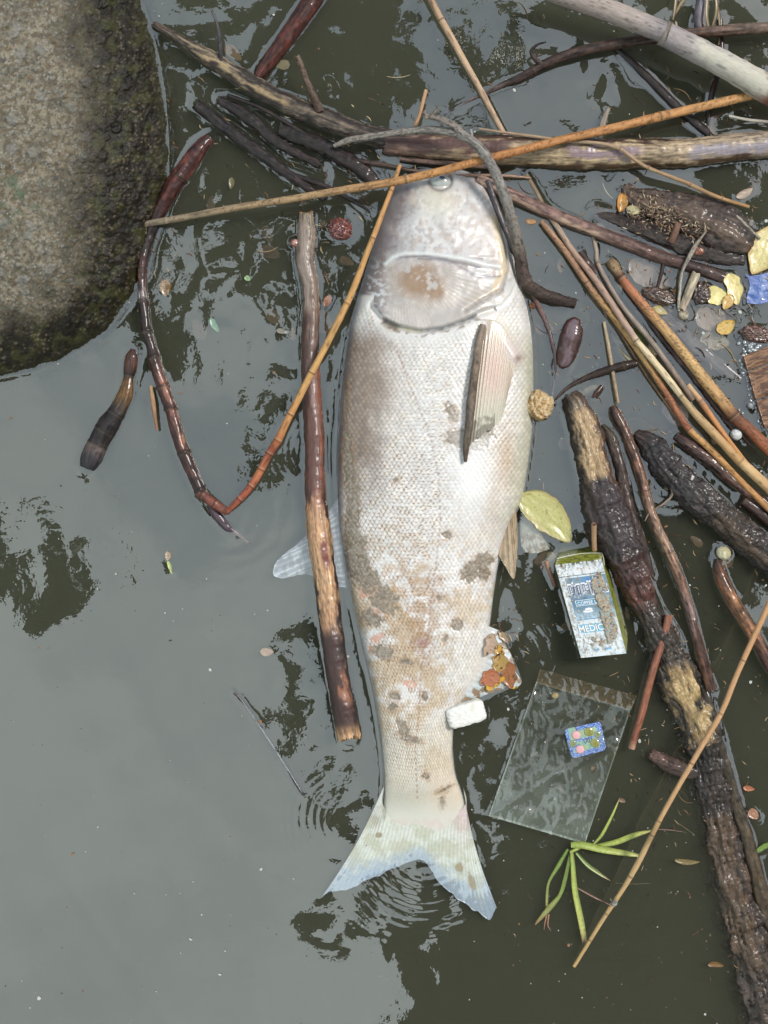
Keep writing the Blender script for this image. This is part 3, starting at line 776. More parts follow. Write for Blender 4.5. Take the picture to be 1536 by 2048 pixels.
    MENISCUS.append(([(1030, 1320), (1046, 1366), (1000, 1386), (940, 1416)], 0, .3))
    # thin brown spine / straw stuck along the pectoral fin belongs to the fin's leading edge
    return root

fish = build_fish()
# ------------------------------------------------------------------ generic builders for flotsam
def cellular(x, y, jit=.9):
    xi = np.floor(x).astype(int); yi = np.floor(y).astype(int)
    d1 = np.full(np.shape(x), 9.0); d2 = np.full(np.shape(x), 9.0); idv = np.zeros(np.shape(x))
    for i in (-1, 0, 1):
        for j in (-1, 0, 1):
            cx, cy = xi + i, yi + j
            px_ = cx + .5 + jit * (_tab[cx & 255, cy & 255] - .5); py_ = cy + .5 + jit * (_tab[(cx + 57) & 255, (cy + 91) & 255] - .5)
            d = np.hypot(x - px_, y - py_)
            m = d < d1
            d2 = np.where(m, d1, np.minimum(d2, d)); idv = np.where(m, _tab[(cx + 133) & 255, (cy + 7) & 255], idv); d1 = np.where(m, d, d1)
    return d1, d2, idv

# ------------------------------------------------------------------ the concrete block at the upper left
EDGE = [(262, -160), (272, -60), (284, 0), (300, 45), (312, 85), (322, 130), (332, 190), (337, 250), (340, 300), (338, 350), (330, 400), (318, 450), (302, 505), (285, 555), (262, 600),
        (235, 640), (200, 675), (160, 700), (120, 722), (60, 745), (0, 757), (-80, 772), (-200, 790)]
def build_block():
    st = 1.9
    x = np.arange(-190, 372, st); y = np.arange(-150, 800, st)
    X, Y = np.meshgrid(x, y, indexing='ij')
    d, _ = pdist(X, Y, EDGE)
    ins = inside(X, Y, EDGE + [(-260, 790), (-260, -160)])
    d = np.where(ins, d, -d) + 10 * (fbm(X / 40, Y / 40, 4, 3) - .5)
    Z = np.where(d > 0, 62 * (1 - np.exp(-d / 130)) + .06 * d, d * .55)
    Z += 7 * (fbm(X / 120, Y / 120, 3, 8) - .5) * sst(0, 60, d) + 3.2 * (fbm(X / 26, Y / 26, 4, 9) - .5)
    n_ = 3 * fbm(X / 9, Y / 9, 3, 77)
    a1, a2, ai = cellular(X / 11 + .25 * n_, Y / 11); b1, b2, bi = cellular(X / 5.6 + 31, Y / 5.6 + 12); c1, c2, ci = cellular(X / 30 + 3, Y / 30 + 9)
    peb = (ai > .66) * sst(.46, .22, a1); sml = (bi > .3) * sst(.5, .28, b1); big = (ci > .84) * sst(.42, .30, c1)
    Z += peb * 1.3 + sml * .55 + big * 1.4 + .7 * (fbm(X / 5, Y / 5, 3, 19) - .5)
    n = fbm(X / 60, Y / 60, 4, 1); n2 = fbm(X / 12, Y / 12, 4, 2)
    C = np.zeros(X.shape + (3,)) + alb(144, 138, 122)
    C = mixc(C, alb(168, 158, 138), sst(.4, .65, n)); C = mixc(C, alb(108, 98, 80), sst(.42, .62, n2) * .7)
    C = mixc(C, alb(150, 120, 90), sml * (bi > .86) * .7); C = mixc(C, alb(186, 182, 172), sml * (bi > .55) * (bi < .7) * .7)
    C = mixc(C, alb(100, 100, 102), sml * (bi > .3) * (bi < .42) * .8)
    C = mixc(C, alb(184, 180, 170), peb * (ai > .84) * .55); C = mixc(C, alb(98, 98, 100), peb * (ai < .70) * .5); C = mixc(C, alb(148, 116, 88), peb * (ai > .74) * (ai < .77) * .6)
    C = C * (1 + .5 * (fbm(X / 3.2, Y / 3.2, 2, 51) - .5))[..., None]
    C = mixc(C, alb(165, 163, 158), big * .5)
    C = mixc(C, alb(108, 124, 100), sst(.55, .7, fbm(X / 34, Y / 34, 4, 14)) * np.exp(-((X - 30) / 55) ** 2 - ((Y - 400) / 60) ** 2) * .9)
    wid = np.interp(Y, [-150, 60, 250, 400, 560, 680, 760], [95, 128, 150, 165, 110, 90, 80])
    wetm = sst(1.62, .66, (d + 50 * (n - .5) + 44 * (n2 - .5) + 16 * (fbm(X / 4, Y / 4, 2, 88) - .5)) / wid)
    dark = np.zeros_like(C) + alb(40, 34, 24)
    dark = mixc(dark, alb(26, 22, 14), sst(.35, .6, n2)); dark = mixc(dark, alb(66, 66, 34), sst(.5, .68, fbm(X / 30, Y / 30, 4, 23)) * .6)
    dark = mixc(dark, alb(122, 110, 88), (sml * (bi > .80) + peb * (ai > .90)) * .5 * sst(.35, .6, n))
    C = C * .70 * (1 - wetm[..., None]) + dark * wetm[..., None]
    C = mixc(C, alb(46, 44, 22), sst(34, 4, d) * .6)
    Z -= wetm * 3
    V = Wn(X, Y, Z)
    keep = d > -24
    F = grid_faces(*X.shape)
    kf = keep.reshape(-1)
    F = F[kf[F].all(1)]
    m = material('old_concrete', rough=.85, bump=.7, bscale=(900, 900, 900), nvar=.35, spec=.25, detail=6, bdist=.0006)
    nn, l = m.node_tree.nodes, m.node_tree.links
    at = nn.new('ShaderNodeAttribute'); at.attribute_name = 'wet'
    mr = nn.new('ShaderNodeMapRange'); mr.inputs['To Min'].default_value = .88; mr.inputs['To Max'].default_value = .48
    l.new(at.outputs['Fac'], mr.inputs['Value']); l.new(mr.outputs[0], nn['Principled BSDF'].inputs['Roughness'])
    me = mesh_np('concrete_block', V, [F[:, ::-1]], C, V)
    a = me.attributes.new('wet', 'FLOAT', 'POINT'); a.data.foreach_set('value', wetm.astype(np.float32).ravel())
    # flip if needed so that normals look up
    o = link('concrete_block', me, m)
    tag(o, 'rough grey concrete block with exposed pebbles and a dark mossy wet edge', 'concrete block')
    MENISCUS.append((EDGE, 0, .5))
build_block()

# ------------------------------------------------------------------ stalks, twigs and logs
def ramp(t, stops):
    ts = [s[0] for s in stops]
    cs = np.array([alb(*s[1]) for s in stops])
    c = np.stack([np.interp(t, ts, cs[:, k]) for k in range(3)], -1)
    g = c.mean(-1, keepdims=True)
    return (g + (c - g) * .86) * 1.06

def tube(name, pts, stops, mat='dry', label=None, cat='stick', group=None, parent=None, seed=1, n=14, step=2.6, wob=.05,
         streak=.22, speck=0.0, speckc=(70, 48, 30), nodes=(), nodec=(60, 38, 24), noder=1.12, patches=(), flat=1.0, rough=0.0, rsc=10.0,
         capc=None, jag=0.0, dark_side=0.0, ring=0.0, men=True, hollow=False, fibre=38.0):
    P = crom(pts, step)
    m = len(P)
    s0 = np.arange(m) * step; dm = P[:, 3].mean(); en = np.minimum(1, np.minimum(s0, s0[::-1]) / 30)
    wl_ = 50 + 4.5 * dm; wb = en * min(dm, 60) * (.12 if mat == 'dry' else .22)
    P[:, 0] += wb * (fbm(s0 / wl_, s0 * 0 + seed, 2, seed, .3) - .5); P[:, 1] += wb * (fbm(s0 / wl_, s0 * 0 + seed + 40, 2, seed, .3) - .5)
    s = np.concatenate([[0], np.cumsum(np.hypot(*np.diff(P[:, :2], axis=0).T))]); T = s / s[-1]
    C0 = Wn(P[:, 0], P[:, 1], P[:, 2])
    tg = np.gradient(C0, axis=0); tg /= np.linalg.norm(tg, axis=1)[:, None] + 1e-12
    up = np.array([0, 0, 1.0])
    sd = np.cross(tg, up); sd /= np.linalg.norm(sd, axis=1)[:, None] + 1e-9
    uu = np.cross(sd, tg)
    th = (np.arange(n) / n * 2 * PI)[None, :]
    TH_, SS = np.broadcast_to(th, (m, n)), np.broadcast_to(s[:, None], (m, n))
    cx, cy = np.cos(TH_) * 1.3 + seed * 3.1, np.sin(TH_) * 1.3 + seed * 1.7
    R = P[:, 3] * S / 2 * (.9 if mat == 'dry' and P[:, 3].mean() < 30 else 1)
    k = 1 + wob * 2 * (fbm(s / 26, s * 0 + seed, 3, seed) - .5)
    for f in nodes:
        d = np.abs(s - f * s[-1]); k = k + (noder - 1) * np.exp(-(d / max(1.6, .14 * P[:, 3].mean())) ** 2)
    AR = ((TH_ - 1.5 * PI) % (2 * PI)) * np.maximum(P[:, 3].mean() / 2, 2.0)          # arc length in px, seam underneath
    q1 = fbm(SS / (rsc * 3.4) + seed, AR / (rsc * .8), 4, seed + 3); q2 = fbm(SS / (rsc * 1.5), AR / (rsc * .32) + seed, 4, seed + 5)
    crack = np.abs(fbm(SS / (rsc * 3.2), AR / (rsc * .5) + 9, 3, seed + 6) - .5) * 2
    q3 = fbm(SS / 5.5 + seed, AR / 3.2, 3, seed + 15)
    und = 1 - np.exp(-((TH_ - 1.5 * PI) / .5) ** 2)
    rel_ = rough * (1.9 * (q1 - .5) + 1.0 * (q2 - .5) - .45 * np.exp(-(crack / .06) ** 2)) + (.018 + .10 * rough) * 2 * (q3 - .5)
    RR = (R * k)[:, None] * (1 + rel_ * und + ring * np.sin(SS / 2.3))
    V = C0[:, None] + sd[:, None] * (np.cos(TH_) * RR)[..., None] + uu[:, None] * (np.sin(TH_) * RR * flat)[..., None]
    if jag:
        e = np.exp(-(s / (jag * 2.2)))[:, None] + np.exp(-((s[-1] - s) / (jag * 2.2)))[:, None]
        V = V + tg[:, None] * (e * jag * S * 2 * (fbm(cx * 5, cy * 5, 2, seed + 2) - .5) * np.where(T[:, None] < .5, -1, 1))[..., None]
    C = ramp(np.broadcast_to(T[:, None], (m, n)), stops)
    if mat == 'wet': C = C * .72; streak = streak * 1.7 + .1
    st1 = fbm(SS / fibre, AR / 4.2 + seed * 5, 4, seed + 7); st2 = fbm(SS / 10, AR / 5 + seed, 3, seed + 8)
    C = C * np.clip(1 + (streak * 3.2 * (st1 - .5) + streak * 1.3 * (st2 - .5)), .1, 2.4)[..., None]
    C = C * (1 - np.clip(rough * 5, 0, .75) * np.exp(-(crack / .07) ** 2))[..., None]
    if P[:, 3].mean() > 13:                                       # drying cracks along the grain
        ck = np.exp(-((fbm(SS / 150 + seed, AR / 7, 2, seed + 30) - .5) / .022) ** 2)
        C = C * (1 - .55 * ck)[..., None]
    for (t0, t1, a0, wd, rgb) in patches:                        # bark left on / peeled off
        q = sst(t0 - .02, t0 + .01, T)[:, None] * sst(t1 + .02, t1 - .01, T)[:, None]
        da = np.abs((TH_ - a0 + PI) % (2 * PI) - PI)
        q = q * sst(wd + .28, wd - .12, da + 1.5 * (fbm(SS / 42, AR / 14 + seed, 4, seed + 9) - .5))
        C = mixc(C, alb(*rgb), np.clip(q, 0, 1))
    if speck:
        sp = sst(.62, .70, fbm(SS / 3.6, AR / 2.6 + seed, 2, seed + 11)) * sst(.35, .6, fbm(SS / 60, TH_, 2, seed + 12))
        C = mixc(C, alb(*speckc), sp * speck)
    if dark_side:
        C = mixc(C, alb(30, 20, 14), dark_side * sst(.45, .7, fbm(SS / 55, AR / 14 + seed, 3, seed + 13)))
    C = C * (1 - .5 * sst(2.2, .6, V[..., 2] * 1000 + .8 * (fbm(SS / 14, AR / 8, 2, seed) - .5)) * (1 if mat != 'bark' else .35))[..., None]     # soaked near the water, with the shade of the underside painted in
    for f in nodes:
        d = np.abs(s - f * s[-1])[:, None]
        C = mixc(C, alb(*nodec), np.exp(-(d / max(1.5, .10 * P[:, 3].mean())) ** 2) * .85 + 0 * TH_)
        C = mixc(C, alb(215, 190, 150), np.exp(-((np.abs((s - f * s[-1])[:, None] - 3.2)) / 1.6) ** 2) * (.25 if mat == 'dry' else .06) + 0 * TH_)
    ST = np.stack([SS * S, np.cos(TH_) * R[:, None], np.sin(TH_) * R[:, None]], -1) + seed * .137
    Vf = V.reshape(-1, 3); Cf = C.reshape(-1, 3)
    F = [grid_faces(m, n, True)]
    N = len(Vf); j = np.arange(n); j2 = (j + 1) % n; o = (m - 1) * n
    cc = alb(*(capc or stops[0][1])); 
    inn = -tg[0] * 0 ; dep = R[0] * (.9 if hollow else -.15)
    e0, e1 = V[0].mean(0) + tg[0] * dep, V[-1].mean(0) - tg[-1] * (R[-1] * (.9 if hollow else -.15))
    # end faces: own vertices so that the cut edge stays crisp
    r0, r1 = V[0], V[-1]
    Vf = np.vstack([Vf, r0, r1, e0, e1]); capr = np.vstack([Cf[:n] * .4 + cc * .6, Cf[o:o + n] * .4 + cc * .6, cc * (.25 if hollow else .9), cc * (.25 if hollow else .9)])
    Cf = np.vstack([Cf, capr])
    F.append(np.vstack([np.stack([N + j, N + j2, np.full(n, N + 2 * n)], -1)[:, ::-1], np.stack([N + n + j, N + n + j2, np.full(n, N + 2 * n + 1)], -1)]))
    STf = np.vstack([ST.reshape(-1, 3), ST[0], ST[-1], ST[0, :1], ST[-1, :1]])
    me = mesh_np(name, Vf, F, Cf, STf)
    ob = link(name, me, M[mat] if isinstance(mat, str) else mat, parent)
    if parent is None: tag(ob, label, cat, group)
    elif label: ob['label'] = label
    if men:
        zc, rr = P[:, 2], P[:, 3] * .25 * flat        # mm
        hit = (zc < rr * .98) & (zc > -rr * .98)
        run = []
        for i in range(m):
            if hit[i]:
                run.append((P[i, 0], P[i, 1], P[i, 3] / 2 * math.sqrt(max(0, 1 - (zc[i] / rr[i]) ** 2)) if zc[i] > -99 else 0))
            if (not hit[i] or i == m - 1) and len(run) > 1:
                MENISCUS.append(([(a_, b_) for a_, b_, _ in run[::4] + run[-1:]], float(np.mean([q[2] for q in run])), .34)); run = []
            elif not hit[i]: run = []
    return ob
def origin(pts, i=0):
    return W(pts[i][0], pts[i][1], pts[i][2])
# ------------------------------------------------------------------ reeds, canes, twigs and driftwood
R = 'reeds and sticks drifting beside the fish'
STRAW = [(0, (196, 152, 92)), (1, (206, 164, 104))]
# long orange reed across the snout
tube('reed', [(258, 454, 5, 13), (330, 441, 10, 15), (560, 401, 20, 16), (800, 361, 30, 18), (960, 321, 34, 18), (1100, 286, 30, 19), (1310, 236, 22, 20), (1500, 192, 14, 20), (1530, 186, 12, 20)],
     [(0, (120, 108, 92)), (.08, (150, 132, 104)), (.3, (178, 142, 96)), (.45, (196, 138, 72)), (.6, (190, 124, 60)), (.85, (200, 140, 76)), (1, (214, 158, 90))], 'dry',
     'long speckled orange reed lying right across the fish\'s snout', 'reed', seed=2, speck=.75, speckc=(92, 56, 30), nodes=(.056, .432, .835), step=2.2, capc=(90, 70, 50))
# thick weathered cane, upper right
tube('cane', [(1090, -24, 34, 40), (1200, 14, 32, 42), (1326, 66, 30, 42), (1335, 72, 30, 46), (1450, 130, 26, 50), (1520, 170, 22, 54), (1580, 205, 20, 54)],
     [(0, (168, 148, 140)), (.35, (176, 160, 150)), (.44, (150, 140, 140)), (.55, (168, 156, 154)), (.72, (196, 188, 176)), (.86, (200, 190, 172)), (.92, (140, 88, 72)), (1, (112, 66, 54))], 'dry',
     'thick weathered lavender-grey cane crossing the top right corner above the other sticks', 'cane', seed=3, n=40, nodes=(.475,), nodec=(52, 44, 44), streak=.16,
     patches=((.66, 1, 3.4, .35, (150, 92, 66)), (.60, .9, 1.5, .5, (206, 200, 184)),))
# stalk and half-sunken log running left to right behind the snout
tube('split_stalk', [(308, 48, 4, 12), (360, 82, 5, 22), (440, 130, 5, 34), (560, 198, 4, 38), (690, 252, 3, 40), (800, 283, 2, 42), (870, 300, 0, 34)],
     [(0, (84, 66, 52)), (.2, (148, 128, 100)), (.45, (120, 102, 84)), (.7, (104, 88, 74)), (1, (110, 84, 70))], 'wet',
     'long split brown stalk running from the concrete block down to the fish\'s snout', 'stalk', seed=4, n=36, rough=.12, rsc=26, streak=.6, flat=.6, jag=9,
     patches=((.15, .5, 1.2, .2, (168, 144, 108)), (.3, .95, 2.2, .25, (44, 34, 28)), (0, .6, .8, .15, (40, 30, 24))), wob=.12, fibre=70)
tube('log', [(770, 288, 1, 40), (860, 296, 2, 50), (1000, 306, 3, 58), (1160, 309, 4, 62), (1350, 302, 5, 58), (1470, 291, 6, 54), (1580, 282, 7, 54)],
     [(0, (120, 88, 78)), (.2, (168, 138, 104)), (.5, (178, 152, 110)), (.75, (176, 150, 118)), (1, (164, 144, 124))], 'wood',
     'thick horizontal half-sunken log behind the fish\'s snout, pale with dark streaks', 'log', seed=5, n=60, rough=.07, rsc=34, streak=.55, jag=10, fibre=60,
     patches=((.0, 1, 4.6, 1.5, (70, 50, 36)), (.1, .7, 2.6, .35, (66, 44, 34)), (.45, .62, 1.4, .3, (150, 128, 134)), (.75, 1, 1.2, .3, (160, 150, 156)), (.35, .9, .2, .3, (92, 66, 44)), (0, .3, 1.6, .5, (96, 66, 60))), wob=.08)
tube('twig', [(640, 222, 8, 17), (622, 180, 14, 13), (606, 140, 20, 11), (594, 112, 26, 12)], [(0, (100, 78, 64)), (1, (112, 92, 76))], 'twig',
     'short stub twig standing up from the split brown stalk', 'twig', seed=6, rough=.2, rsc=12, jag=3, streak=.4)
tube('twig', [(442, 122, 8, 9), (440, 90, 14, 8), (436, 55, 18, 6), (424, 20, 22, 5)], [(0, (70, 62, 64)), (1, (96, 92, 98))], 'twig', 'thin dark upright twig near the top end of the split stalk', 'twig', seed=7, rough=.2)
# dark wet stems just below
for i, (pts, lab) in enumerate([
        ([(392, 208, 3, 22), (450, 255, 2, 24), (540, 322, 1, 22), (610, 372, 1, 16), (650, 400, -1, 10)], 'lower of the two black wet stems with silvery edges below the split stalk'),
        ([(440, 200, 1, 18), (500, 238, 2, 24), (560, 290, 1, 20), (640, 330, 0, 16)], 'upper black wet stem with a curled end below the split stalk'),
        ([(560, 258, -1, 30), (640, 290, 0, 36), (710, 330, 0, 34), (752, 366, -1, 24)], 'broad dark red-brown sunken stem beside the fish\'s snout')]):
    tube('stem', pts, [(0, (50, 38, 34)), (.5, (46, 32, 30)), (1, (60, 36, 30))], 'wet', lab, 'stem', seed=20 + i, n=24, rough=.22, rsc=22, streak=.6, flat=.6, wob=.14, jag=6, dark_side=.4)
tube('stem', [(640, -20, -1, 40), (600, 40, 0, 38), (560, 95, -1, 34), (520, 150, -5, 28), (500, 180, -9, 20)], [(0, (84, 34, 26)), (.5, (112, 50, 34)), (1, (110, 60, 52))], 'wet',
     'dark red stem dipping under the water at the top edge', 'stem', seed=24, n=30, rough=.06, streak=.4, dark_side=.4)
tube('branch', [(890, 226, -2, 5), (950, 196, 0, 7), (1008, 168, 2, 12), (1040, 155, 4, 17), (1100, 124, 6, 20), (1180, 100, 8, 22), (1300, 78, 10, 22), (1400, 66, 11, 22), (1580, 52, 12, 24)],
     [(0, (150, 130, 126)), (.12, (140, 118, 110)), (.2, (76, 54, 46)), (.5, (86, 62, 52)), (.75, (110, 80, 66)), (1, (150, 124, 104))], 'wet',
     'slim brown branch with a hooked side twig in the upper right water', 'branch', seed=8, n=18, rough=.08, rsc=20, nodes=(.27, .52), nodec=(44, 32, 28), streak=.4)
tube('twig', [(1082, 128, 8, 11), (1068, 116, 12, 9), (1062, 102, 15, 7), (1074, 90, 18, 5), (1092, 84, 20, 3)], [(0, (80, 58, 50)), (1, (48, 36, 34))], 'wet', 'dark hooked side twig curling off the slim brown branch', 'twig', seed=9)
# straw from the top edge
tube('straw', [(852, -20, 10, 15), (880, 35, 8, 15), (905, 80, 6, 15), (955, 170, 4, 14), (995, 245, 2, 13), (1020, 290, -1, 12)], [(0, (170, 132, 98)), (.3, (206, 168, 130)), (1, (190, 158, 128))], 'dry',
     'pale pinkish straw slanting down from the top edge of the photo', 'straw', seed=10, nodes=(.19,), streak=.12)
tube('straw', [(1052, 350, -2, 12), (1072, 385, -1.5, 12), (1096, 430, -1, 11)], [(0, (176, 148, 116)), (1, (190, 160, 126))], 'dry', 'short sunken straw end between the log and the pinkish diagonal stalk', 'straw', seed=11, streak=.12)
tube('straw', [(852, 180, 24, 8), (840, 225, 26, 8), (826, 262, 26, 9)], [(0, (196, 150, 108)), (1, (176, 130, 90))], 'dry', 'thin tan straw tip sticking up above the grey curved twig', 'straw', seed=12)
# broken reed left of the fish
br = empty('broken_reed', W(450, 1022, 6), 'bent reed left of the fish, dark red stem below and golden culm reaching the snout', 'reed')
tube('stem', [(420, 276, 0, 22), (396, 302, 1, 32), (352, 362, 2, 36), (318, 425, 2, 29), (298, 470, 2, 22), (284, 520, 4, 18), (282, 570, 5, 17), (290, 640, 6, 20), (305, 700, 6, 21), (322, 765, 6, 25), (345, 830, 6, 25), (366, 900, 6, 25), (388, 955, 5, 24), (405, 990, 4, 22)],
     [(0, (96, 44, 34)), (.1, (108, 50, 36)), (.2, (84, 38, 30)), (.27, (46, 30, 28)), (.34, (54, 36, 36)), (.42, (110, 60, 50)), (.46, (170, 156, 152)), (.475, (60, 36, 34)), (.53, (56, 34, 32)), (.62, (74, 40, 34)), (.64, (104, 60, 48)), (.8, (124, 76, 62)), (.9, (84, 46, 38)), (1, (64, 38, 32))], 'wet',
     parent=br, seed=13, n=24, nodes=(.13, .31, .39, .47, .55, .62, .70, .76, .88, .985), nodec=(28, 18, 16), rough=.12, rsc=24, streak=.7, noder=1.16, step=2.2,
     patches=((.4, .62, 1.9, .25, (40, 26, 24)), (.64, .9, 1.2, .3, (52, 30, 26)), (.02, .25, 2.1, .25, (60, 30, 26)), (.66, .86, 1.8, .15, (156, 104, 84))))
tube('joint', [(398, 985, 5, 22), (418, 1000, 5, 20), (436, 1012, 5, 19), (450, 1022, 5, 15), (456, 1022, 6, 12)], [(0, (120, 60, 44)), (1, (150, 78, 52))], 'wet', parent=br, seed=14, nodes=(.1, .55), step=1.6, nodec=(50, 26, 20))
tube('culm', [(454, 1023, 6, 11), (470, 1008, 8, 14), (496, 980, 10, 16), (516, 950, 12, 17), (540, 905, 14, 17), (556, 880, 15, 18), (575, 840, 16, 16), (620, 752, 19, 15), (690, 615, 24, 15), (735, 505, 28, 13), (772, 408, 29, 11), (800, 330, 24, 9)],
     [(0, (160, 80, 50)), (.08, (170, 84, 54)), (.13, (190, 110, 62)), (.2, (150, 72, 44)), (.26, (200, 132, 66)), (.4, (212, 160, 86)), (1, (200, 142, 78))], 'dry', parent=br, seed=15,
     nodes=(.045, .09, .14, .185, .225, .30, .42, .62, .80, .93), nodec=(74, 34, 22), streak=.14, step=2.0, noder=1.16)
tube('sheath', [(301, 772, 9, 7), (305, 800, 10, 11), (309, 830, 10, 9), (314, 860, 9, 5)], [(0, (176, 140, 100)), (1, (150, 100, 70))], 'dry', parent=br, seed=16, ring=.05)
tube('sheath', [(362, 868, 9, 6), (366, 885, 10, 8), (366, 895, 9, 5)], [(0, (160, 110, 74)), (1, (150, 90, 60))], 'dry', parent=br, seed=17, ring=.05)
tube('root', [(418, 1008, -1, 16), (436, 1034, -3, 24), (456, 1056, -3.5, 22), (478, 1070, -3, 9), (500, 1088, -1, 4)], [(0, (96, 70, 82)), (.6, (98, 76, 88)), (.75, (170, 130, 110)), (1, (176, 138, 112))], 'wet',
     'purplish sunken root point below the bend of the broken reed', 'root', seed=18, rough=.06, n=20)
# big peeled stick left of the fish
tube('stick', [(612, 428, -2, 30), (616, 470, -3, 40), (612, 520, -1, 38), (622, 580, 0, 34), (618, 680, 1, 36), (622, 780, 2, 38), (628, 880, 4, 40), (632, 980, 5, 42), (640, 1060, 6, 48), (650, 1160, 7, 47), (664, 1280, 7, 46), (682, 1390, 7, 46), (698, 1474, 6, 48)],
     [(0, (130, 112, 90)), (.1, (130, 108, 92)), (.2, (118, 88, 70)), (.35, (100, 70, 58)), (.48, (96, 60, 50)), (.52, (150, 90, 66)), (.58, (196, 146, 100)), (.7, (206, 158, 108)), (.77, (190, 140, 96)), (.83, (120, 80, 60)), (.95, (120, 78, 54)), (1, (196, 150, 100))], 'wood',
     'thick peeled stick left of the fish, orange wood showing between dark bark', 'stick', seed=19, n=60, rough=.06, rsc=40, streak=.5, fibre=80, jag=9, wob=.07, capc=(200, 156, 104),
     patches=((.02, .18, 1.2, .4, (150, 132, 120)), (.2, .55, .9, .5, (78, 50, 42)), (.25, .5, 1.9, .2, (140, 110, 106)), (.3, .56, 2.4, .3, (130, 76, 54)), (.8, .975, 1.3, 1.25, (64, 36, 30)), (.74, .97, 3.0, .6, (40, 24, 20)), (.7, .97, .1, .5, (44, 26, 22)), (.64, .72, 2.9, .3, (48, 30, 24)), (.62, .67, 1.9, .12, (120, 60, 50)), (.88, .93, 2.0, .25, (150, 96, 70)), (.53, .6, 2.8, .3, (60, 40, 30)), (.38, .52, 1.4, .6, (100, 62, 52))))
# floating jointed rhizome
rz = tube('rhizome', [(266, 698, 2, 8), (263, 712, 2, 24), (260, 740, 1, 26), (258, 756, 1, 20), (252, 790, 1, 30), (236, 822, 2, 34), (216, 850, 2, 42), (196, 882, 2, 40), (182, 912, 2, 44), (174, 936, 1, 30)],
     [(0, (70, 40, 34)), (.1, (110, 66, 50)), (.2, (60, 36, 30)), (.26, (130, 88, 34)), (.4, (120, 84, 38)), (.46, (92, 74, 58)), (.54, (42, 32, 32)), (.78, (48, 38, 38)), (.82, (120, 100, 92)), (.9, (70, 62, 66)), (1, (44, 38, 40))], 'wet',
     'glossy brown jointed rhizome floating on the open water below the concrete block', 'rhizome', seed=25, n=34, nodes=(.2, .52, .68, .8), nodec=(24, 18, 16), noder=1.04, streak=.3, flat=.75, rough=.05, rsc=14)
# grey curved twig over the snout
gt = empty('twig', W(1000, 380, 30), 'grey curved twig arching over the snout and down the right side of the head', 'twig')
tube('stem', [(668, 292, 10, 8), (700, 282, 16, 13), (760, 270, 22, 13), (820, 262, 28, 14), (880, 262, 36, 15), (930, 275, 42, 18), (965, 305, 42, 19), (990, 345, 40, 20), (1010, 395, 36, 21), (1026, 450, 30, 22), (1038, 510, 22, 25), (1050, 560, 14, 26), (1075, 583, 8, 26), (1110, 597, 5, 24), (1150, 608, 2, 20)],
     [(0, (150, 140, 128)), (.3, (150, 142, 134)), (.5, (142, 136, 130)), (.62, (138, 130, 122)), (.72, (126, 116, 104)), (.78, (84, 66, 58)), (1, (58, 42, 36))], 'twig', parent=gt, seed=26, n=20, rough=.14, rsc=10, streak=.25, speck=.5, speckc=(96, 84, 76), wob=.1, nodes=(.2, .47, .66, .84), nodec=(110, 96, 88), noder=1.2)
tube('side_twig', [(938, 282, 42, 13), (915, 256, 44, 13), (885, 240, 45, 12), (855, 232, 45, 10), (846, 224, 46, 12)], [(0, (146, 136, 126)), (1, (132, 118, 108))], 'twig', parent=gt, seed=27, rough=.3, rsc=7)
tube('side_twig', [(940, 285, 42, 9), (943, 270, 44, 8), (942, 258, 46, 5)], [(0, (146, 140, 134)), (1, (160, 156, 150))], 'twig', parent=gt, seed=28, rough=.2)
tube('side_twig', [(850, 236, 45, 8), (866, 228, 46, 6), (876, 214, 48, 4)], [(0, (140, 130, 118)), (1, (120, 106, 92))], 'twig', parent=gt, seed=29, rough=.3)
tube('twig', [(975, 360, 12, 10), (992, 410, 12, 12), (1012, 465, 11, 12), (1040, 530, 10, 10), (1062, 580, 7, 10), (1090, 640, 2, 9), (1108, 700, 0, 9), (1110, 745, -1, 8), (1104, 795, -2, 7)],
     [(0, (100, 92, 100)), (.35, (120, 104, 104)), (.5, (150, 104, 84)), (.7, (110, 84, 88)), (1, (120, 100, 106))], 'wet', 'thin purplish twig running down beside the head toward the tan cork-like lump', 'twig', seed=30, rough=.08)
tube('twig', [(1272, 727, 5, 16), (1250, 731, 6, 18), (1215, 740, 5, 17), (1170, 757, 3, 12), (1135, 776, 1, 8), (1104, 806, 0, 4)], [(0, (54, 36, 28)), (.5, (70, 50, 40)), (1, (110, 88, 80))], 'wet',
     'short dark brown twig, thick at its right end, above the driftwood', 'twig', seed=31, rough=.1, nodes=(.12,))
# diagonal pinkish stalk and thin bamboo twig
tube('stalk', [(955, 358, 6, 22), (1010, 384, 7, 24), (1100, 424, 6, 26), (1200, 468, 5, 25), (1300, 505, 3, 25), (1380, 533, 1, 25), (1446, 556, -1, 24)],
     [(0, (176, 140, 124)), (.2, (160, 120, 108)), (.5, (146, 110, 98)), (.75, (128, 92, 82)), (.85, (80, 56, 52)), (1, (92, 68, 62))], 'wet',
     'pinkish brown diagonal stalk running right from the fish\'s cheek', 'stalk', seed=32, n=24, streak=.4, rough=.04, speck=.5, speckc=(70, 46, 40), patches=((.0, .5, .9, .2, (196, 164, 140)), (.5, .8, 2.1, .2, (80, 54, 48))))
tube('twig', [(958, 258, 14, 5), (1060, 272, 18, 7), (1140, 282, 22, 7), (1225, 292, 24, 8), (1290, 332, 20, 8), (1370, 365, 12, 9), (1430, 392, 8, 9), (1498, 414, 4, 8)], [(0, (170, 140, 110)), (.4, (176, 148, 116)), (.7, (168, 132, 92)), (1, (178, 132, 78))], 'dry',
     'thin knobbly tan twig crossing the horizontal log to the right', 'twig', seed=33, nodes=(.5, .62, .78, .9), nodec=(120, 90, 74), noder=1.5)
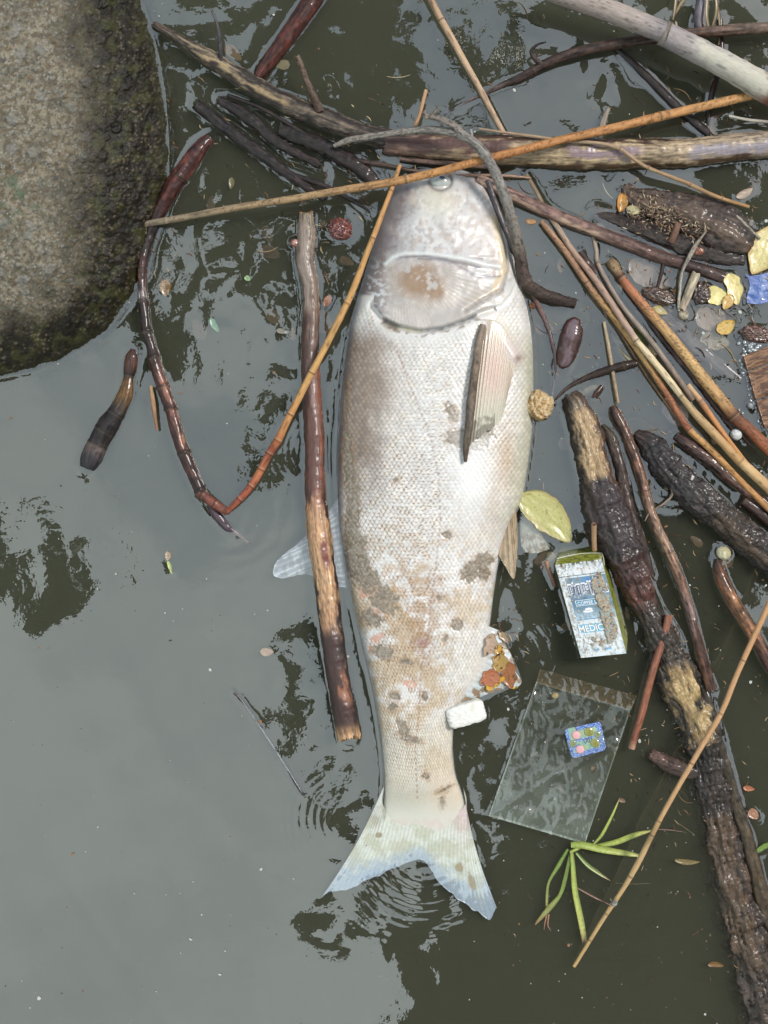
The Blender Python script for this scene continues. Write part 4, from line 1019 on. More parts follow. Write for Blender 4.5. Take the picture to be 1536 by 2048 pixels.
tube('straw', [(1458, 232, 8, 6), (1500, 240, 9, 7), (1560, 246, 10, 7)], [(0, (190, 184, 168)), (1, (180, 168, 150))], 'dry', 'white straw entering from the right edge under the weathered cane', 'straw', seed=34)
# the bundle at the right
G = 'reeds of the bundle on the right'
tube('reed', [(1083, 442, 6, 12), (1139, 515, 7, 14), (1180, 574, 8, 15), (1234, 643, 9, 16), (1293, 723, 10, 16), (1335, 790, 10, 14), (1375, 855, 10, 15), (1430, 908, 9, 14), (1560, 1040, 8, 14)],
     [(0, (176, 132, 96)), (.2, (168, 122, 90)), (.3, (196, 150, 84)), (.45, (204, 160, 92)), (.55, (178, 110, 66)), (.66, (160, 90, 54)), (.68, (206, 150, 76)), (.85, (196, 136, 66)), (1, (204, 146, 80))], 'dry',
     'leftmost long reed of the bundle, speckled yellow then orange-brown', 'reed', G, seed=35, nodes=(.20, .665), nodec=(80, 46, 30), speck=.7)
tube('reed', [(1089, 420, 3, 11), (1116, 456, 5, 12), (1149, 506, 8, 13), (1195, 565, 12, 14), (1274, 683, 16, 14), (1276, 686, 16, 14), (1330, 750, 16, 15), (1373, 805, 15, 14), (1400, 838, 14, 18), (1475, 917, 13, 20), (1500, 940, 13, 22), (1570, 1005, 12, 24)],
     [(0, (190, 170, 144)), (.15, (178, 140, 118)), (.4, (186, 152, 132)), (.425, (232, 206, 160)), (.6, (234, 208, 160)), (.615, (198, 166, 116)), (.83, (200, 150, 88)), (.86, (222, 180, 120)), (1, (190, 142, 92))], 'dry',
     'reed of the bundle with a smooth cream section in its middle', 'reed', G, seed=36, nodes=(.418, .61, .84), nodec=(72, 50, 38), streak=.12)
tube('reed', [(1182, 455, 0, 10), (1192, 500, 1, 10), (1197, 530, 3, 11), (1241, 608, 6, 12), (1310, 693, 8, 13), (1350, 750, 8, 14), (1386, 800, 7, 15)], [(0, (176, 156, 130)), (.2, (150, 132, 118)), (.6, (156, 140, 124)), (1, (132, 108, 92))], 'dry',
     'bent grey reed lying between the cream reed and the thick knobbed reed', 'reed', G, seed=37, streak=.3, nodes=(.18,))
kr = tube('reed', [(1218, 522, 4, 20), (1228, 532, 5, 26), (1236, 545, 5, 20), (1267, 585, 6, 20), (1343, 674, 8, 23), (1425, 778, 9, 27), (1470, 835, 9, 28), (1500, 862, 8, 26), (1570, 930, 7, 26)],
     [(0, (120, 92, 60)), (.04, (176, 144, 100)), (.07, (110, 70, 50)), (.1, (190, 112, 72)), (.2, (196, 128, 78)), (.3, (206, 158, 96)), (.5, (210, 166, 100)), (.68, (196, 146, 86)), (.74, (110, 66, 44)), (.8, (150, 86, 50)), (1, (186, 104, 54))], 'dry',
     'thickest reed of the bundle, speckled gold with a knobbed broken upper end', 'reed', G, seed=38, n=26, nodes=(.075, .735), nodec=(60, 36, 26), speck=.8, streak=.25, jag=3, patches=((.45, 1, 5.9, .45, (88, 58, 40)),))
tube('reed', [(1250, 580, -1, 9), (1290, 630, -1, 12), (1320, 672, -1, 15), (1392, 760, -1, 18), (1458, 848, -1.5, 18), (1480, 880, -2, 12)], [(0, (70, 50, 46)), (.3, (110, 84, 82)), (.6, (126, 98, 96)), (1, (96, 66, 60))], 'wet',
     'sunken purplish reed just left of the thickest reed', 'reed', G, seed=39, n=20, rough=.12, streak=.5, patches=((.2, .9, 1.2, .2, (60, 40, 36)),))
tube('reed', [(1376, 770, 7, 12), (1392, 790, 9, 12), (1404, 806, 10, 14), (1440, 858, 11, 12), (1480, 912, 12, 12), (1540, 985, 10, 14)], [(0, (220, 180, 128)), (.13, (210, 160, 110)), (.16, (160, 110, 84)), (.2, (206, 136, 74)), (.6, (204, 140, 70)), (1, (214, 160, 90))], 'dry',
     'short orange reed overlapping the lower end of the cream reed', 'reed', G, seed=40, nodes=(.155,), streak=.15)
tube('straw', [(1208, 644, 4, 7), (1218, 700, 5, 8), (1228, 760, 7, 8), (1236, 806, 8, 7)], [(0, (186, 164, 130)), (1, (170, 140, 104))], 'dry', 'short tan straw standing across the dark brown twig', 'straw', seed=41, speck=.5)
tube('straw', [(1206, 615, -3, 7), (1222, 665, -2.6, 7), (1245, 705, -1, 8), (1261, 722, .4, 9)], [(0, (150, 136, 124)), (.7, (160, 146, 130)), (.75, (206, 190, 150)), (1, (200, 180, 136))], 'dry', 'half-sunken pale straw ending beside the dark brown twig', 'straw', seed=42)
tube('stick', [(1160, 505, 2, 18), (1172, 525, 3, 20), (1190, 545, 1, 16)], [(0, (72, 50, 42)), (1, (84, 58, 50))], 'wet', 'stubby dark bark piece wedged at the top of the reed bundle', 'stick', seed=43, n=18, rough=.15, jag=3)
tube('stalk', [(1352, 872, 1, 18), (1372, 886, 3, 24), (1420, 920, 3, 26), (1470, 962, 3, 26), (1570, 1040, 2, 26)], [(0, (96, 66, 60)), (.4, (120, 84, 74)), (.7, (140, 100, 84)), (1, (110, 80, 64))], 'wet',
     'blotchy dark brown stalk lying below the reed bundle', 'stalk', seed=44, n=28, rough=.1, rsc=14, streak=.6, speck=.8, speckc=(44, 30, 28), dark_side=.35)
tube('stalk', [(1486, 1000, -1, 24), (1530, 1036, -1, 28), (1580, 1070, -1, 28)], [(0, (90, 64, 56)), (1, (80, 50, 40))], 'wet', 'sunken red-brown stalk end at the right edge above the black bark log', 'stalk', seed=45, n=20, rough=.08)
tube('stalk', [(1318, 622, -4, 20), (1345, 650, -3, 26), (1400, 700, -2.6, 28), (1450, 738, -2.4, 26), (1480, 760, -2, 14)], [(0, (170, 140, 126)), (.3, (140, 124, 116)), (1, (130, 116, 100))], 'wet', 'broad grey sunken stalk to the right of the thickest reed', 'stalk', seed=46, n=20, flat=.3, streak=.4, patches=((.1, 1, 2.3, .12, (90, 66, 50)),))
# long stick down the right
tube('stick', [(1226, 812, 4, 13), (1232, 830, 5, 22), (1254, 874, 5, 21), (1276, 935, 5, 21), (1303, 1028, 5, 20), (1343, 1118, 5, 21), (1373, 1197, 3, 19), (1396, 1283, 2, 20), (1424, 1380, 1, 21)],
     [(0, (92, 62, 48)), (.08, (120, 80, 58)), (.2, (140, 92, 66)), (.35, (166, 124, 98)), (.5, (176, 136, 104)), (.62, (150, 106, 82)), (.75, (150, 120, 112)), (.85, (128, 82, 60)), (1, (150, 100, 70))], 'wet',
     'long straight pinkish brown stick lying right of the drink carton', 'stick', seed=47, n=24, streak=.5, rough=.05, nodes=(.12, .3, .52, .76), nodec=(80, 54, 46), patches=((.0, .3, .8, .25, (56, 36, 30)), (.78, 1, 1.9, .3, (60, 36, 26)),))
tube('stick', [(1434, 1118, 3, 10), (1438, 1150, 4, 24), (1460, 1196, 5, 26), (1500, 1258, 5, 24), (1530, 1310, 4, 28), (1570, 1380, 3, 28)], [(0, (70, 48, 38)), (.15, (150, 92, 58)), (.3, (182, 122, 74)), (.6, (176, 112, 66)), (.72, (90, 54, 40)), (1, (150, 88, 50))], 'wet',
     'curved orange-brown stick with a white shell-like bit at its upper tip', 'stick', seed=48, n=24, streak=.45, rough=.06, dark_side=.5)
# lower right: long thin reed, brown hollow tube
tube('reed', [(1560, 1150, 42, 13), (1530, 1225, 42, 13), (1478, 1340, 40, 12), (1441, 1428, 38, 12), (1390, 1515, 34, 12), (1330, 1620, 28, 11), (1304, 1670, 26, 12), (1276, 1725, 22, 13), (1248, 1775, 18, 11), (1215, 1825, 13, 10), (1190, 1865, 9, 9), (1148, 1933, 3, 8)],
     [(0, (206, 150, 96)), (.45, (210, 160, 108)), (.6, (206, 160, 104)), (.66, (160, 130, 80)), (.7, (206, 168, 112)), (1, (200, 162, 96))], 'dry',
     'long thin tan reed crossing the lower right corner over the green blades', 'reed', seed=49, nodes=(.21, .34, .47, .62, .655, .76, .86, .93), nodec=(96, 60, 40), streak=.1, noder=1.12, step=2)
tube('reed', [(1338, 1230, 11, 15), (1322, 1290, 11, 15), (1300, 1365, 10, 15), (1282, 1430, 8, 15), (1263, 1497, 4, 14)], [(0, (190, 120, 90)), (.3, (176, 108, 80)), (.7, (180, 108, 74)), (.93, (170, 98, 68)), (1, (210, 160, 126))], 'wet',
     'short smooth reddish hollow reed piece beside the clear bag', 'reed', seed=50, hollow=True, streak=.08, nodes=(.93,), nodec=(120, 66, 44), noder=1.04, capc=(150, 90, 64))
tube('twig', [(468, 1385, -.6, 7), (480, 1398, -1.2, 8), (520, 1455, -2.0, 8), (560, 1515, -2.0, 8), (600, 1580, -.8, 7), (610, 1590, .2, 6)], [(0, (90, 82, 84)), (1, (82, 74, 82))], 'wet', 'thin purplish twig lying just under the surface left of the fish\'s tail', 'twig', seed=51)
tube('twig', [(1092, 1122, 2, 8), (1100, 1145, 2, 8), (1110, 1172, 0, 9)], [(0, (180, 134, 104)), (1, (130, 90, 76))], 'twig', 'tiny pale twig against the left side of the drink carton', 'twig', seed=52)
tube('stick', [(1392, 548, 6, 20), (1380, 578, 6, 20), (1364, 618, 3, 17)], [(0, (196, 180, 150)), (1, (176, 156, 132))], 'dry', 'short split whitish stick left of the yellow petals', 'stick', seed=53, jag=4, streak=.45)
tube('twig', [(1412, 462, 14, 4), (1392, 490, 13, 8), (1376, 520, 12, 9), (1364, 545, 10, 6), (1358, 590, 6, 6), (1358, 622, 2, 7)], [(0, (150, 136, 116)), (.5, (176, 164, 150)), (1, (190, 180, 160))], 'twig', 'frayed curved grey fibre hanging over the pinkish diagonal stalk', 'twig', seed=54, rough=.2)
tube('twig', [(1330, 512, 3, 6), (1322, 550, 2, 8), (1312, 585, 0, 6)], [(0, (50, 34, 30)), (1, (80, 52, 40))], 'wet', 'thin dark twig hanging down from the pinkish diagonal stalk', 'twig', seed=55)
tube('stick', [(1356, 446, 14, 13), (1350, 466, 10, 14), (1342, 484, 6, 15)], [(0, (150, 112, 92)), (1, (110, 78, 62))], 'twig', 'short broken stub leaning on the muddy log', 'stick', seed=56, jag=2)
tube('twig', [(1462, 420, 8, 7), (1480, 440, 8, 9), (1498, 458, 7, 7), (1520, 478, 6, 5)], [(0, (170, 158, 140)), (1, (160, 150, 134))], 'twig', 'little knotty pale twig between the muddy log and the large yellow leaf', 'twig', seed=57, rough=.35, rsc=5)
tube('straw', [(1218, 215, 1, 8), (1206, 245, 1, 14), (1200, 280, 0, 12)], [(0, (150, 134, 118)), (1, (160, 146, 128))], 'dry', 'frayed pale straw bit sunk above the horizontal log', 'straw', seed=58, jag=5, flat=.4)
# upper-right standing stems and hanging blades
tube('stem', [(1405, -20, 2, 20), (1398, 40, 1, 18), (1400, 75, -2, 14)], [(0, (150, 140, 150)), (1, (132, 120, 132))], 'wet', 'lilac-grey stem at the top edge right of the weathered cane', 'stem', seed=59)
tube('stem', [(1440, 40, 0, 12), (1442, 120, 0, 12), (1420, 200, -1, 12), (1414, 262, -2, 10)], [(0, (80, 46, 38)), (1, (50, 30, 28))], 'wet', 'dark reddish upright stem under the weathered cane', 'stem', seed=60)
tube('stem', [(1230, 95, -2, 14), (1290, 150, -1, 18), (1350, 210, -1, 20), (1415, 268, -1, 18)], [(0, (60, 44, 40)), (1, (44, 30, 28))], 'wet', 'dark wet stem slanting under the water below the weathered cane', 'stem', seed=61, rough=.1, n=18)
# ---- driftwood logs
tube('driftwood', [(1140, 792, 1, 34), (1152, 812, 3, 50), (1170, 862, 4, 58), (1186, 930, 4, 66), (1206, 1010, 4, 76), (1240, 1090, 4, 80), (1272, 1160, 3, 66), (1300, 1225, 2, 50), (1330, 1290, 1, 56)],
     [(0, (84, 66, 50)), (.05, (140, 118, 94)), (.15, (176, 146, 108)), (.3, (150, 118, 84)), (.38, (66, 48, 42)), (.5, (60, 44, 42)), (.62, (56, 40, 36)), (.72, (84, 46, 36)), (.8, (104, 56, 44)), (.86, (60, 46, 36)), (1, (62, 50, 38))], 'bark',
     'rotten driftwood with a pale peeled upper end, running down behind the drink carton', 'driftwood', seed=62, n=72, rough=.22, rsc=20, streak=.5, wob=.14, jag=6, step=2.2,
     patches=((.0, .42, 2.7, .5, (78, 56, 44)), (.0, .36, .2, .7, (46, 34, 28)), (.07, .34, 1.6, .55, (184, 154, 116)), (.33, .6, 1.8, .7, (64, 52, 54))))
tube('driftwood', [(1205, 850, 0, 10), (1222, 880, 1, 22), (1240, 940, 1, 24), (1256, 1010, 1, 26), (1280, 1090, 0, 26), (1300, 1150, -1, 18)], [(0, (70, 60, 30)), (.2, (84, 58, 44)), (.6, (76, 50, 38)), (1, (56, 38, 30))], 'bark',
     'narrow brown splinter lying along the right side of the rotten driftwood', 'driftwood', seed=63, n=24, rough=.2, rsc=14, dark_side=.4)
tube('log', [(1270, 868, -1, 20), (1296, 890, 2, 48), (1330, 932, 3, 56), (1372, 975, 3, 58), (1420, 1012, 3, 60), (1470, 1052, 3, 60), (1580, 1150, 3, 62)], [(0, (66, 44, 38)), (.12, (52, 42, 44)), (.4, (56, 46, 44)), (.65, (66, 50, 38)), (.8, (52, 42, 40)), (1, (50, 38, 34))], 'bark',
     'black log with crumbled bark under the lower end of the reed bundle', 'log', seed=64, n=64, rough=.24, rsc=14, streak=.6, wob=.15, step=2.2, patches=((.55, 1, 1.1, .4, (76, 58, 40)),))
tube('log', [(1312, 1262, -9, 60), (1330, 1320, -12, 86), (1356, 1385, -12, 94), (1392, 1470, -14, 90), (1412, 1560, -17, 92), (1436, 1650, -18, 96), (1462, 1760, -19, 102), (1492, 1860, -20, 112), (1528, 1960, -20, 124), (1550, 2080, -20, 130)],
     [(0, (70, 58, 42)), (.1, (66, 54, 40)), (.3, (50, 40, 30)), (.45, (56, 38, 30)), (.6, (62, 44, 36)), (.75, (68, 52, 42)), (.9, (84, 68, 56)), (1, (96, 78, 66))], 'bark',
     'largest log, rough red-brown bark with one pale bare patch, down the lower right', 'log', seed=65, n=110, rough=.20, rsc=22, streak=.6, wob=.14, step=2.4,
     patches=((.09, .265, 1.55, .48, (160, 132, 90)), (.12, .24, 1.75, .25, (196, 168, 118)), (.3, 1, 3.0, .5, (58, 46, 30)), (.45, .8, 1.3, .5, (96, 76, 58))))
tube('pole', [(1385, 1335, -8, 22), (1412, 1400, -7, 34), (1440, 1500, -8, 38), (1468, 1600, -7, 38), (1500, 1710, -6, 38), (1534, 1830, -5, 38), (1570, 1930, -5, 38)], [(0, (74, 62, 42)), (.4, (84, 70, 46)), (.7, (98, 78, 50)), (1, (92, 70, 48))], 'wet',
     'straight olive-brown pole half sunk along the right side of the largest log', 'pole', seed=66, n=30, rough=.06, rsc=40, streak=.4)
tube('branch', [(1300, 1506, 0, 20), (1318, 1518, 0, 28), (1352, 1534, -2, 34), (1390, 1545, -6, 30)], [(0, (110, 72, 58)), (.5, (88, 62, 50)), (1, (60, 48, 36))], 'bark', 'broken reddish branch stub pointing left off the largest log', 'branch', seed=67, n=24, rough=.2, jag=5)
# muddy log with litter at the upper right
tube('log', [(1250, 372, 0, 20), (1272, 392, 1, 40), (1330, 408, 2, 64), (1400, 432, 2, 84), (1450, 458, 2, 92), (1490, 482, 1, 70), (1504, 492, 0, 36)], [(0, (84, 62, 48)), (.4, (78, 58, 46)), (.8, (60, 44, 36)), (1, (50, 38, 30))], 'bark',
     'muddy brown log covered with plant crumbs at the upper right', 'log', seed=68, n=70, rough=.22, rsc=20, flat=.55, streak=.5, wob=.1, patches=((0, 1, 1.4, .3, (100, 80, 66)),))
tube('log', [(1190, 428, -2, 20), (1250, 445, -1, 30), (1340, 480, 0, 44), (1430, 510, 0, 44), (1490, 520, -1, 34)], [(0, (60, 42, 34)), (1, (58, 44, 36))], 'bark', 'sunken lower trunk piece beneath the muddy brown log', 'log', seed=69, n=40, rough=.2, rsc=16, flat=.5, streak=.4)
# short pod and other stubs
tube('pod', [(1155, 638, 1, 16), (1148, 652, 2, 38), (1142, 680, 2, 46), (1135, 708, 2, 42), (1126, 728, 1, 28), (1122, 736, 0, 10)], [(0, (86, 46, 36)), (.5, (80, 48, 42)), (1, (96, 62, 52))], 'wet',
     'glossy dark brown pod floating right of the fish\'s gills', 'seed pod', seed=70, n=30, streak=.4, flat=.6, rough=.04, patches=((.05, .95, 1.5, .35, (116, 98, 104)),), step=1.6)
tube('bud', [(1186, 795, 2, 6), (1194, 785, 2, 11), (1204, 772, 1, 8)], [(0, (110, 62, 50)), (1, (80, 56, 46))], 'wet', 'small brown bud floating under the dark brown twig', 'bud', seed=71, step=1.5)

# thinner strands of the tangle
for i, (mt, pts, stops, lab) in enumerate([
        ('wet', [(455, 190, 1, 8), (520, 215, 2, 9), (600, 262, 2, 8), (690, 318, 1, 5)], [(0, (40, 30, 26)), (1, (66, 46, 38))], 'thin black strand between the split brown stalk and the black wet stems'),
        ('wet', [(640, 300, 1, 6), (700, 318, 2, 9), (770, 330, 3, 9), (850, 345, 3, 6)], [(0, (60, 42, 36)), (1, (110, 84, 70))], 'thin brown strand tucked under the log at the fish\'s snout'),
        ('wet', [(570, 345, 0, 10), (640, 368, 1, 12), (700, 398, 0, 9), (742, 424, -1, 5)], [(0, (48, 34, 30)), (1, (58, 38, 34))], 'short dark strand just below the orange reed left of the fish\'s head'),
        ('dry', [(880, 352, 9, 5), (950, 350, 8, 7), (1010, 352, 6, 7), (1062, 356, 3, 4)], [(0, (160, 124, 104)), (1, (176, 140, 116))], 'short pinkish straw lying level beside the fish\'s eye'),
        ('dry', [(1110, 455, 2, 5), (1160, 540, 4, 6), (1225, 640, 5, 6), (1290, 745, 5, 6), (1350, 830, 4, 5)], [(0, (150, 128, 108)), (.5, (120, 92, 74)), (1, (160, 120, 84))], 'thinnest brown reed between the two leftmost reeds of the bundle'),
        ('wet', [(1290, 600, 1, 6), (1350, 690, 2, 8), (1420, 790, 3, 8), (1500, 890, 2, 7)], [(0, (80, 58, 48)), (1, (104, 70, 54))], 'thin dark reed against the left side of the thickest reed'),
        ('dry', [(800, 318, 4, 9), (860, 324, 5, 11), (930, 330, 6, 10), (1000, 338, 4, 7)], [(0, (110, 84, 76)), (1, (140, 108, 92))], 'splintered grey-brown strip along the lower edge of the horizontal log'),
        ('twig', [(1330, 950, 6, 3), (1345, 985, 9, 5), (1330, 1005, 9, 4), (1300, 1025, 8, 4), (1290, 1042, 6, 2)], [(0, (130, 110, 96)), (1, (150, 128, 108))], 'thin forked fibre crossing the long pinkish brown stick')]):
    tube('twig' if mt != 'dry' else 'straw', pts, stops, mt, lab, 'twig' if mt != 'dry' else 'straw', seed=110 + i, rough=.12, rsc=9, streak=.4)
# ------------------------------------------------------------------ leaves
M['leaf'] = material('wet_leaf', rough=.42, bump=.3, bscale=(500, 500, 500), nvar=.14, coat=.3, coat_r=.15)
def leaf(name, x, y, z, ln, wd, ang, rgb, label, cat='leaf', group=None, tip=1.0, vein=.5, curl=1.0, spots=.3, seed=1, edge=None, lobed=0.0, parent=None, spc=(110, 76, 40), men=True):
    """ang: direction of the leaf tip in the picture, degrees clockwise from +x"""
    ns, nt = max(12, int(ln / 2.2)), max(9, int(wd / 2.2) | 1)
    s = np.linspace(0, 1, ns)[:, None]; t = np.linspace(-1, 1, nt)[None, :]
    prof = np.sin(PI * np.clip(s, .001, .999) ** .85) ** (.62) * (1 - .18 * s * tip)
    if lobed: prof = prof * (1 + lobed * np.sin(s * 15 + seed)) 
    u = (s - .5) * ln + 0 * t; v = t * prof * wd / 2 * (1 + .10 * 2 * (fbm(s * 7 + 0 * t, np.sign(t) * 3 + seed + 0 * s, 3, seed) - .5))
    a = math.radians(ang); v = v + .06 * ln * np.sin(PI * s) * math.sin(seed * 2.1)
    X = x + u * math.cos(a) - v * math.sin(a); Y = y + u * math.sin(a) + v * math.cos(a)
    Z = z + curl * (np.abs(t) ** 1.5 * .8 - .3 + .9 * (fbm(s * 3 + 0 * t, t * 1.5 + 0 * s + seed, 3, seed + 3) - .5)) + .35 * np.exp(-(t / .09) ** 2) * vein
    side = np.abs(np.sin((s * 9 - np.abs(t) * 2.2) * PI)) ** 14
    Z = Z + .12 * side * vein
    C = np.zeros(X.shape + (3,)) + alb(*rgb)
    n1 = fbm(X / 18, Y / 18, 3, seed); n2 = fbm(X / 5, Y / 5, 3, seed + 4)
    C = C * (1 + .35 * (n1 - .5) + .2 * (n2 - .5))[..., None]
    C = mixc(C, alb(*spc), sst(.58, .72, n2 * .5 + n1 * .5) * spots * 2)
    if edge: C = mixc(C, alb(*edge), np.clip(sst(.6, 1, np.abs(t)) + sst(.9, 1, s) + .0 * t, 0, 1) * .8)
    C = mixc(C, alb(*rgb) * .72, (np.exp(-(t / (.05 if ln < 90 else .035)) ** 2) + side * .5) * .7 * vein)
    V = Wn(X, Y, Z); V2 = V.copy(); V2[..., 2] -= .00035
    n = ns * nt; F = grid_faces(ns, nt)
    ii = np.concatenate([np.arange(nt), np.arange(1, ns) * nt + nt - 1, (ns - 1) * nt + np.arange(nt - 2, -1, -1), np.arange(ns - 2, 0, -1) * nt]); jj = np.roll(ii, -1)
    me = mesh_np(name, np.vstack([V.reshape(-1, 3), V2.reshape(-1, 3)]), [F, F[:, ::-1] + n, np.stack([ii, jj, jj + n, ii + n], -1)], np.vstack([C.reshape(-1, 3)] * 2), np.vstack([V.reshape(-1, 3)] * 2))
    o = link(name, me, M['leaf'], parent)
    if parent is None: tag(o, label, cat, group)
    if men and z > -.5 and parent is None and ln > 24:
        MENISCUS.append(([(x - math.cos(a) * ln * .35, y - math.sin(a) * ln * .35), (x + math.cos(a) * ln * .35, y + math.sin(a) * ln * .35)], wd * .42, .22))
    return o
leaf('leaf', 1092, 1036, 2.6, 138, 76, 44, (196, 190, 122), 'large pale yellow-green leaf floating above the drink carton', seed=2, edge=(168, 150, 92), spots=.35, spc=(142, 130, 66), curl=1.6)
leaf('leaf', 1530, 500, 4, 110, 66, 118, (222, 206, 140), 'large torn cream-yellow leaf at the right edge', seed=3, lobed=.08, edge=(190, 150, 90), curl=2)
leaf('petal', 1435, 590, 2.2, 50, 40, 20, (236, 220, 146), 'left lobe of the pale yellow floating petals', 'petal', seed=4, lobed=.05, vein=.2, spots=.1)
leaf('petal', 1466, 578, 3.4, 66, 36, 75, (232, 212, 142), 'upright crinkled lobe of the pale yellow floating petals', 'petal', seed=5, lobed=.12, vein=.2, spots=.2)
leaf('petal', 1456, 604, 3.9, 34, 24, 120, (214, 172, 100), 'small orange middle lobe on the pale yellow petals', 'petal', seed=6, vein=.4)
leaf('leaf', 1452, 652, 1.6, 42, 30, -30, (216, 178, 92), 'small oval golden leaf below the yellow petals', seed=7, vein=.9)
leaf('leaf', 1424, 640, -4.2, 70, 60, 30, (150, 124, 100), 'sunken brownish leaf next to the oval golden leaf', seed=8, vein=.4)
leaf('leaf', 1430, 682, -4.5, 60, 42, 10, (150, 134, 106), 'sunken greyish translucent leaf below the oval golden leaf', seed=9, vein=.3)
leaf('leaf', 1300, 548, -5, 96, 54, 32, (158, 130, 112), 'sunken pinkish brown leaf under the pinkish diagonal stalk', seed=10, vein=.3)
leaf('leaf', 1320, 622, .6, 34, 18, 20, (196, 176, 110), 'little yellow leaf scrap beside the thickest reed', seed=11)
leaf('leaf', 1452, 449, 7.5, 30, 16, -30, (196, 208, 60), 'small bright lime leaf on the muddy log', seed=12, vein=.8)
leaf('leaf', 1282, 678, 1.2, 50, 15, 62, (96, 130, 42), 'narrow green leaf tucked between the reeds of the bundle', seed=13)
leaf('leaf', 1243, 405, 5.0, 40, 24, 100, (206, 146, 66), 'orange curled leaf at the left end of the muddy log', seed=14, curl=2.2)
leaf('leaf', 1268, 420, 5.5, 30, 20, 15, (216, 206, 160), 'cream leaf scrap beside the orange curled leaf', seed=15, curl=2)
leaf('leaf', 1063, 442, .4, 24, 12, 5, (196, 146, 96), 'tiny tan leaf floating right of the grey curved twig', seed=16)
leaf('leaf', 1065, 612, .4, 14, 12, 60, (170, 100, 64), 'tiny brown leaf bit beside the gill side of the fish', seed=17)
leaf('leaf', 1352, 822, -5, 72, 56, 60, (150, 134, 130), 'round translucent sunken leaf left of the reed bundle', seed=18, vein=.3)
leaf('leaf', 534, 1303, -1.0, 28, 18, 0, (186, 150, 120), 'small pinkish tan leaf sunk left of the peeled stick', seed=19)
leaf('leaf', 335, 1112, .3, 20, 14, 90, (176, 150, 120), 'tan scrap on the open water left of the fish', seed=20)
leaf('leaf', 340, 1135, .4, 30, 8, 72, (186, 200, 110), 'pale green stalk scrap hanging from the tan scrap on open water', seed=21)
leaf('leaf', 1375, 1722, -.6, 52, 12, 4, (160, 140, 90), 'thin ochre leaf sunk left of the largest log', seed=22)
leaf('leaf', 1432, 1931, -1.2, 34, 12, 5, (150, 110, 60), 'small ochre leaf sunk near the bottom right', seed=23)
leaf('leaf', 1498, 1577, .3, 24, 12, 8, (196, 120, 80), 'small orange leaf scrap right of the pole', seed=24)
leaf('leaf', 1508, 1628, .3, 26, 22, 50, (190, 140, 112), 'pinkish crumpled leaf scrap lower right of the orange one', seed=25)
leaf('leaf', 1245, 1602, -.6, 14, 10, 20, (150, 120, 96), 'tiny brown leaf above the green blades', seed=26)
leaf('leaf', 655, 602, -.4, 26, 18, 120, (170, 110, 76), 'small brown leaf tip between the peeled stick and the golden culm', seed=27)
leaf('leaf', 430, 650, -2.6, 34, 14, 60, (120, 170, 130), 'faint green leaf sunk right of the broken reed', seed=28)
leaf('leaf', 495, 557, .3, 14, 12, 30, (150, 180, 130), 'tiny pale green leaf above the open water patch', seed=29)
leaf('leaf', 565, 662, -1.0, 26, 12, 10, (170, 164, 150), 'small greyish scrap left of the peeled stick', seed=30)
leaf('leaf', 332, 575, -1.4, 36, 26, 95, (150, 110, 56), 'ochre sunken leaf right of the broken reed stem', seed=31)
leaf('leaf', 462, 366, -1.5, 24, 14, 95, (130, 120, 84), 'olive sunken leaf above the orange reed', seed=32)
leaf('leaf', 1520, 672, .8, 34, 20, 10, (90, 150, 80), 'green leaf scrap at the right edge above the board', seed=33)
leaf('leaf', 1490, 385, 1, 0 + 40, 18, -30, (180, 160, 140), 'pale scrap floating above the large torn yellow leaf', seed=34)
leaf('leaf', 1532, 1695, .5, 50, 12, -25, (120, 150, 70), 'green blade scrap at the right edge beside the pole', seed=35)
# leaves caught on the anal fin
GL = 'dead leaves caught on the rear fin'
for i, a in enumerate([(1000, 1302, 7.2, 22, 17, 60, (214, 160, 44), 'bright yellow leaf scrap topmost on the rear fin'), (998, 1326, 8.0, 32, 28, 100, (176, 140, 70), 'ochre-green leaf in the middle of the rear fin'),
                       (1018, 1350, 6.6, 46, 30, 80, (158, 96, 44), 'rusty brown leaf at the outer edge of the rear fin'), (980, 1358, 8.0, 34, 30, 150, (184, 110, 74), 'fan-shaped red-brown leaf on the rear fin'),
                       (992, 1367, 7.4, 36, 16, -32, (224, 172, 50), 'long bright yellow scrap lowest on the rear fin'), (1028, 1373, 1.5, 14, 8, 10, (226, 190, 40), 'tiny yellow speck floating off the rear fin tip'),
                       (1008, 1273, 5.8, 26, 12, 50, (168, 140, 106), 'folded tan scrap above the yellow one at the rear fin'), (978, 1290, 11, 40, 20, 110, (190, 160, 136), 'wet pinkish scrap lying at the root of the rear fin')]):
    leaf('leaf', a[0], a[1], a[2], a[3] * 1.25, a[4] * 1.2, a[5], a[6], a[7], group=GL, seed=40 + i, curl=1.0, spots=.9, men=False, lobed=.16, spc=(120, 76, 40))
# mud-coloured rod lying on the pectoral fin
tube('rod', [(966, 650, 38.5, 13), (958, 690, 41.5, 16), (950, 740, 43, 17), (943, 800, 43.5, 18), (937, 860, 43.5, 16), (932, 905, 43, 11), (931, 924, 42.5, 6)],
     [(0, (150, 130, 112)), (.3, (124, 106, 90)), (.8, (112, 98, 84)), (1, (90, 72, 56))], 'twig', 'thin mud-brown stick lying along the side fin on the fish\'s flank', 'stick', seed=80, n=16, streak=.3, rough=.08, rsc=14, men=False)

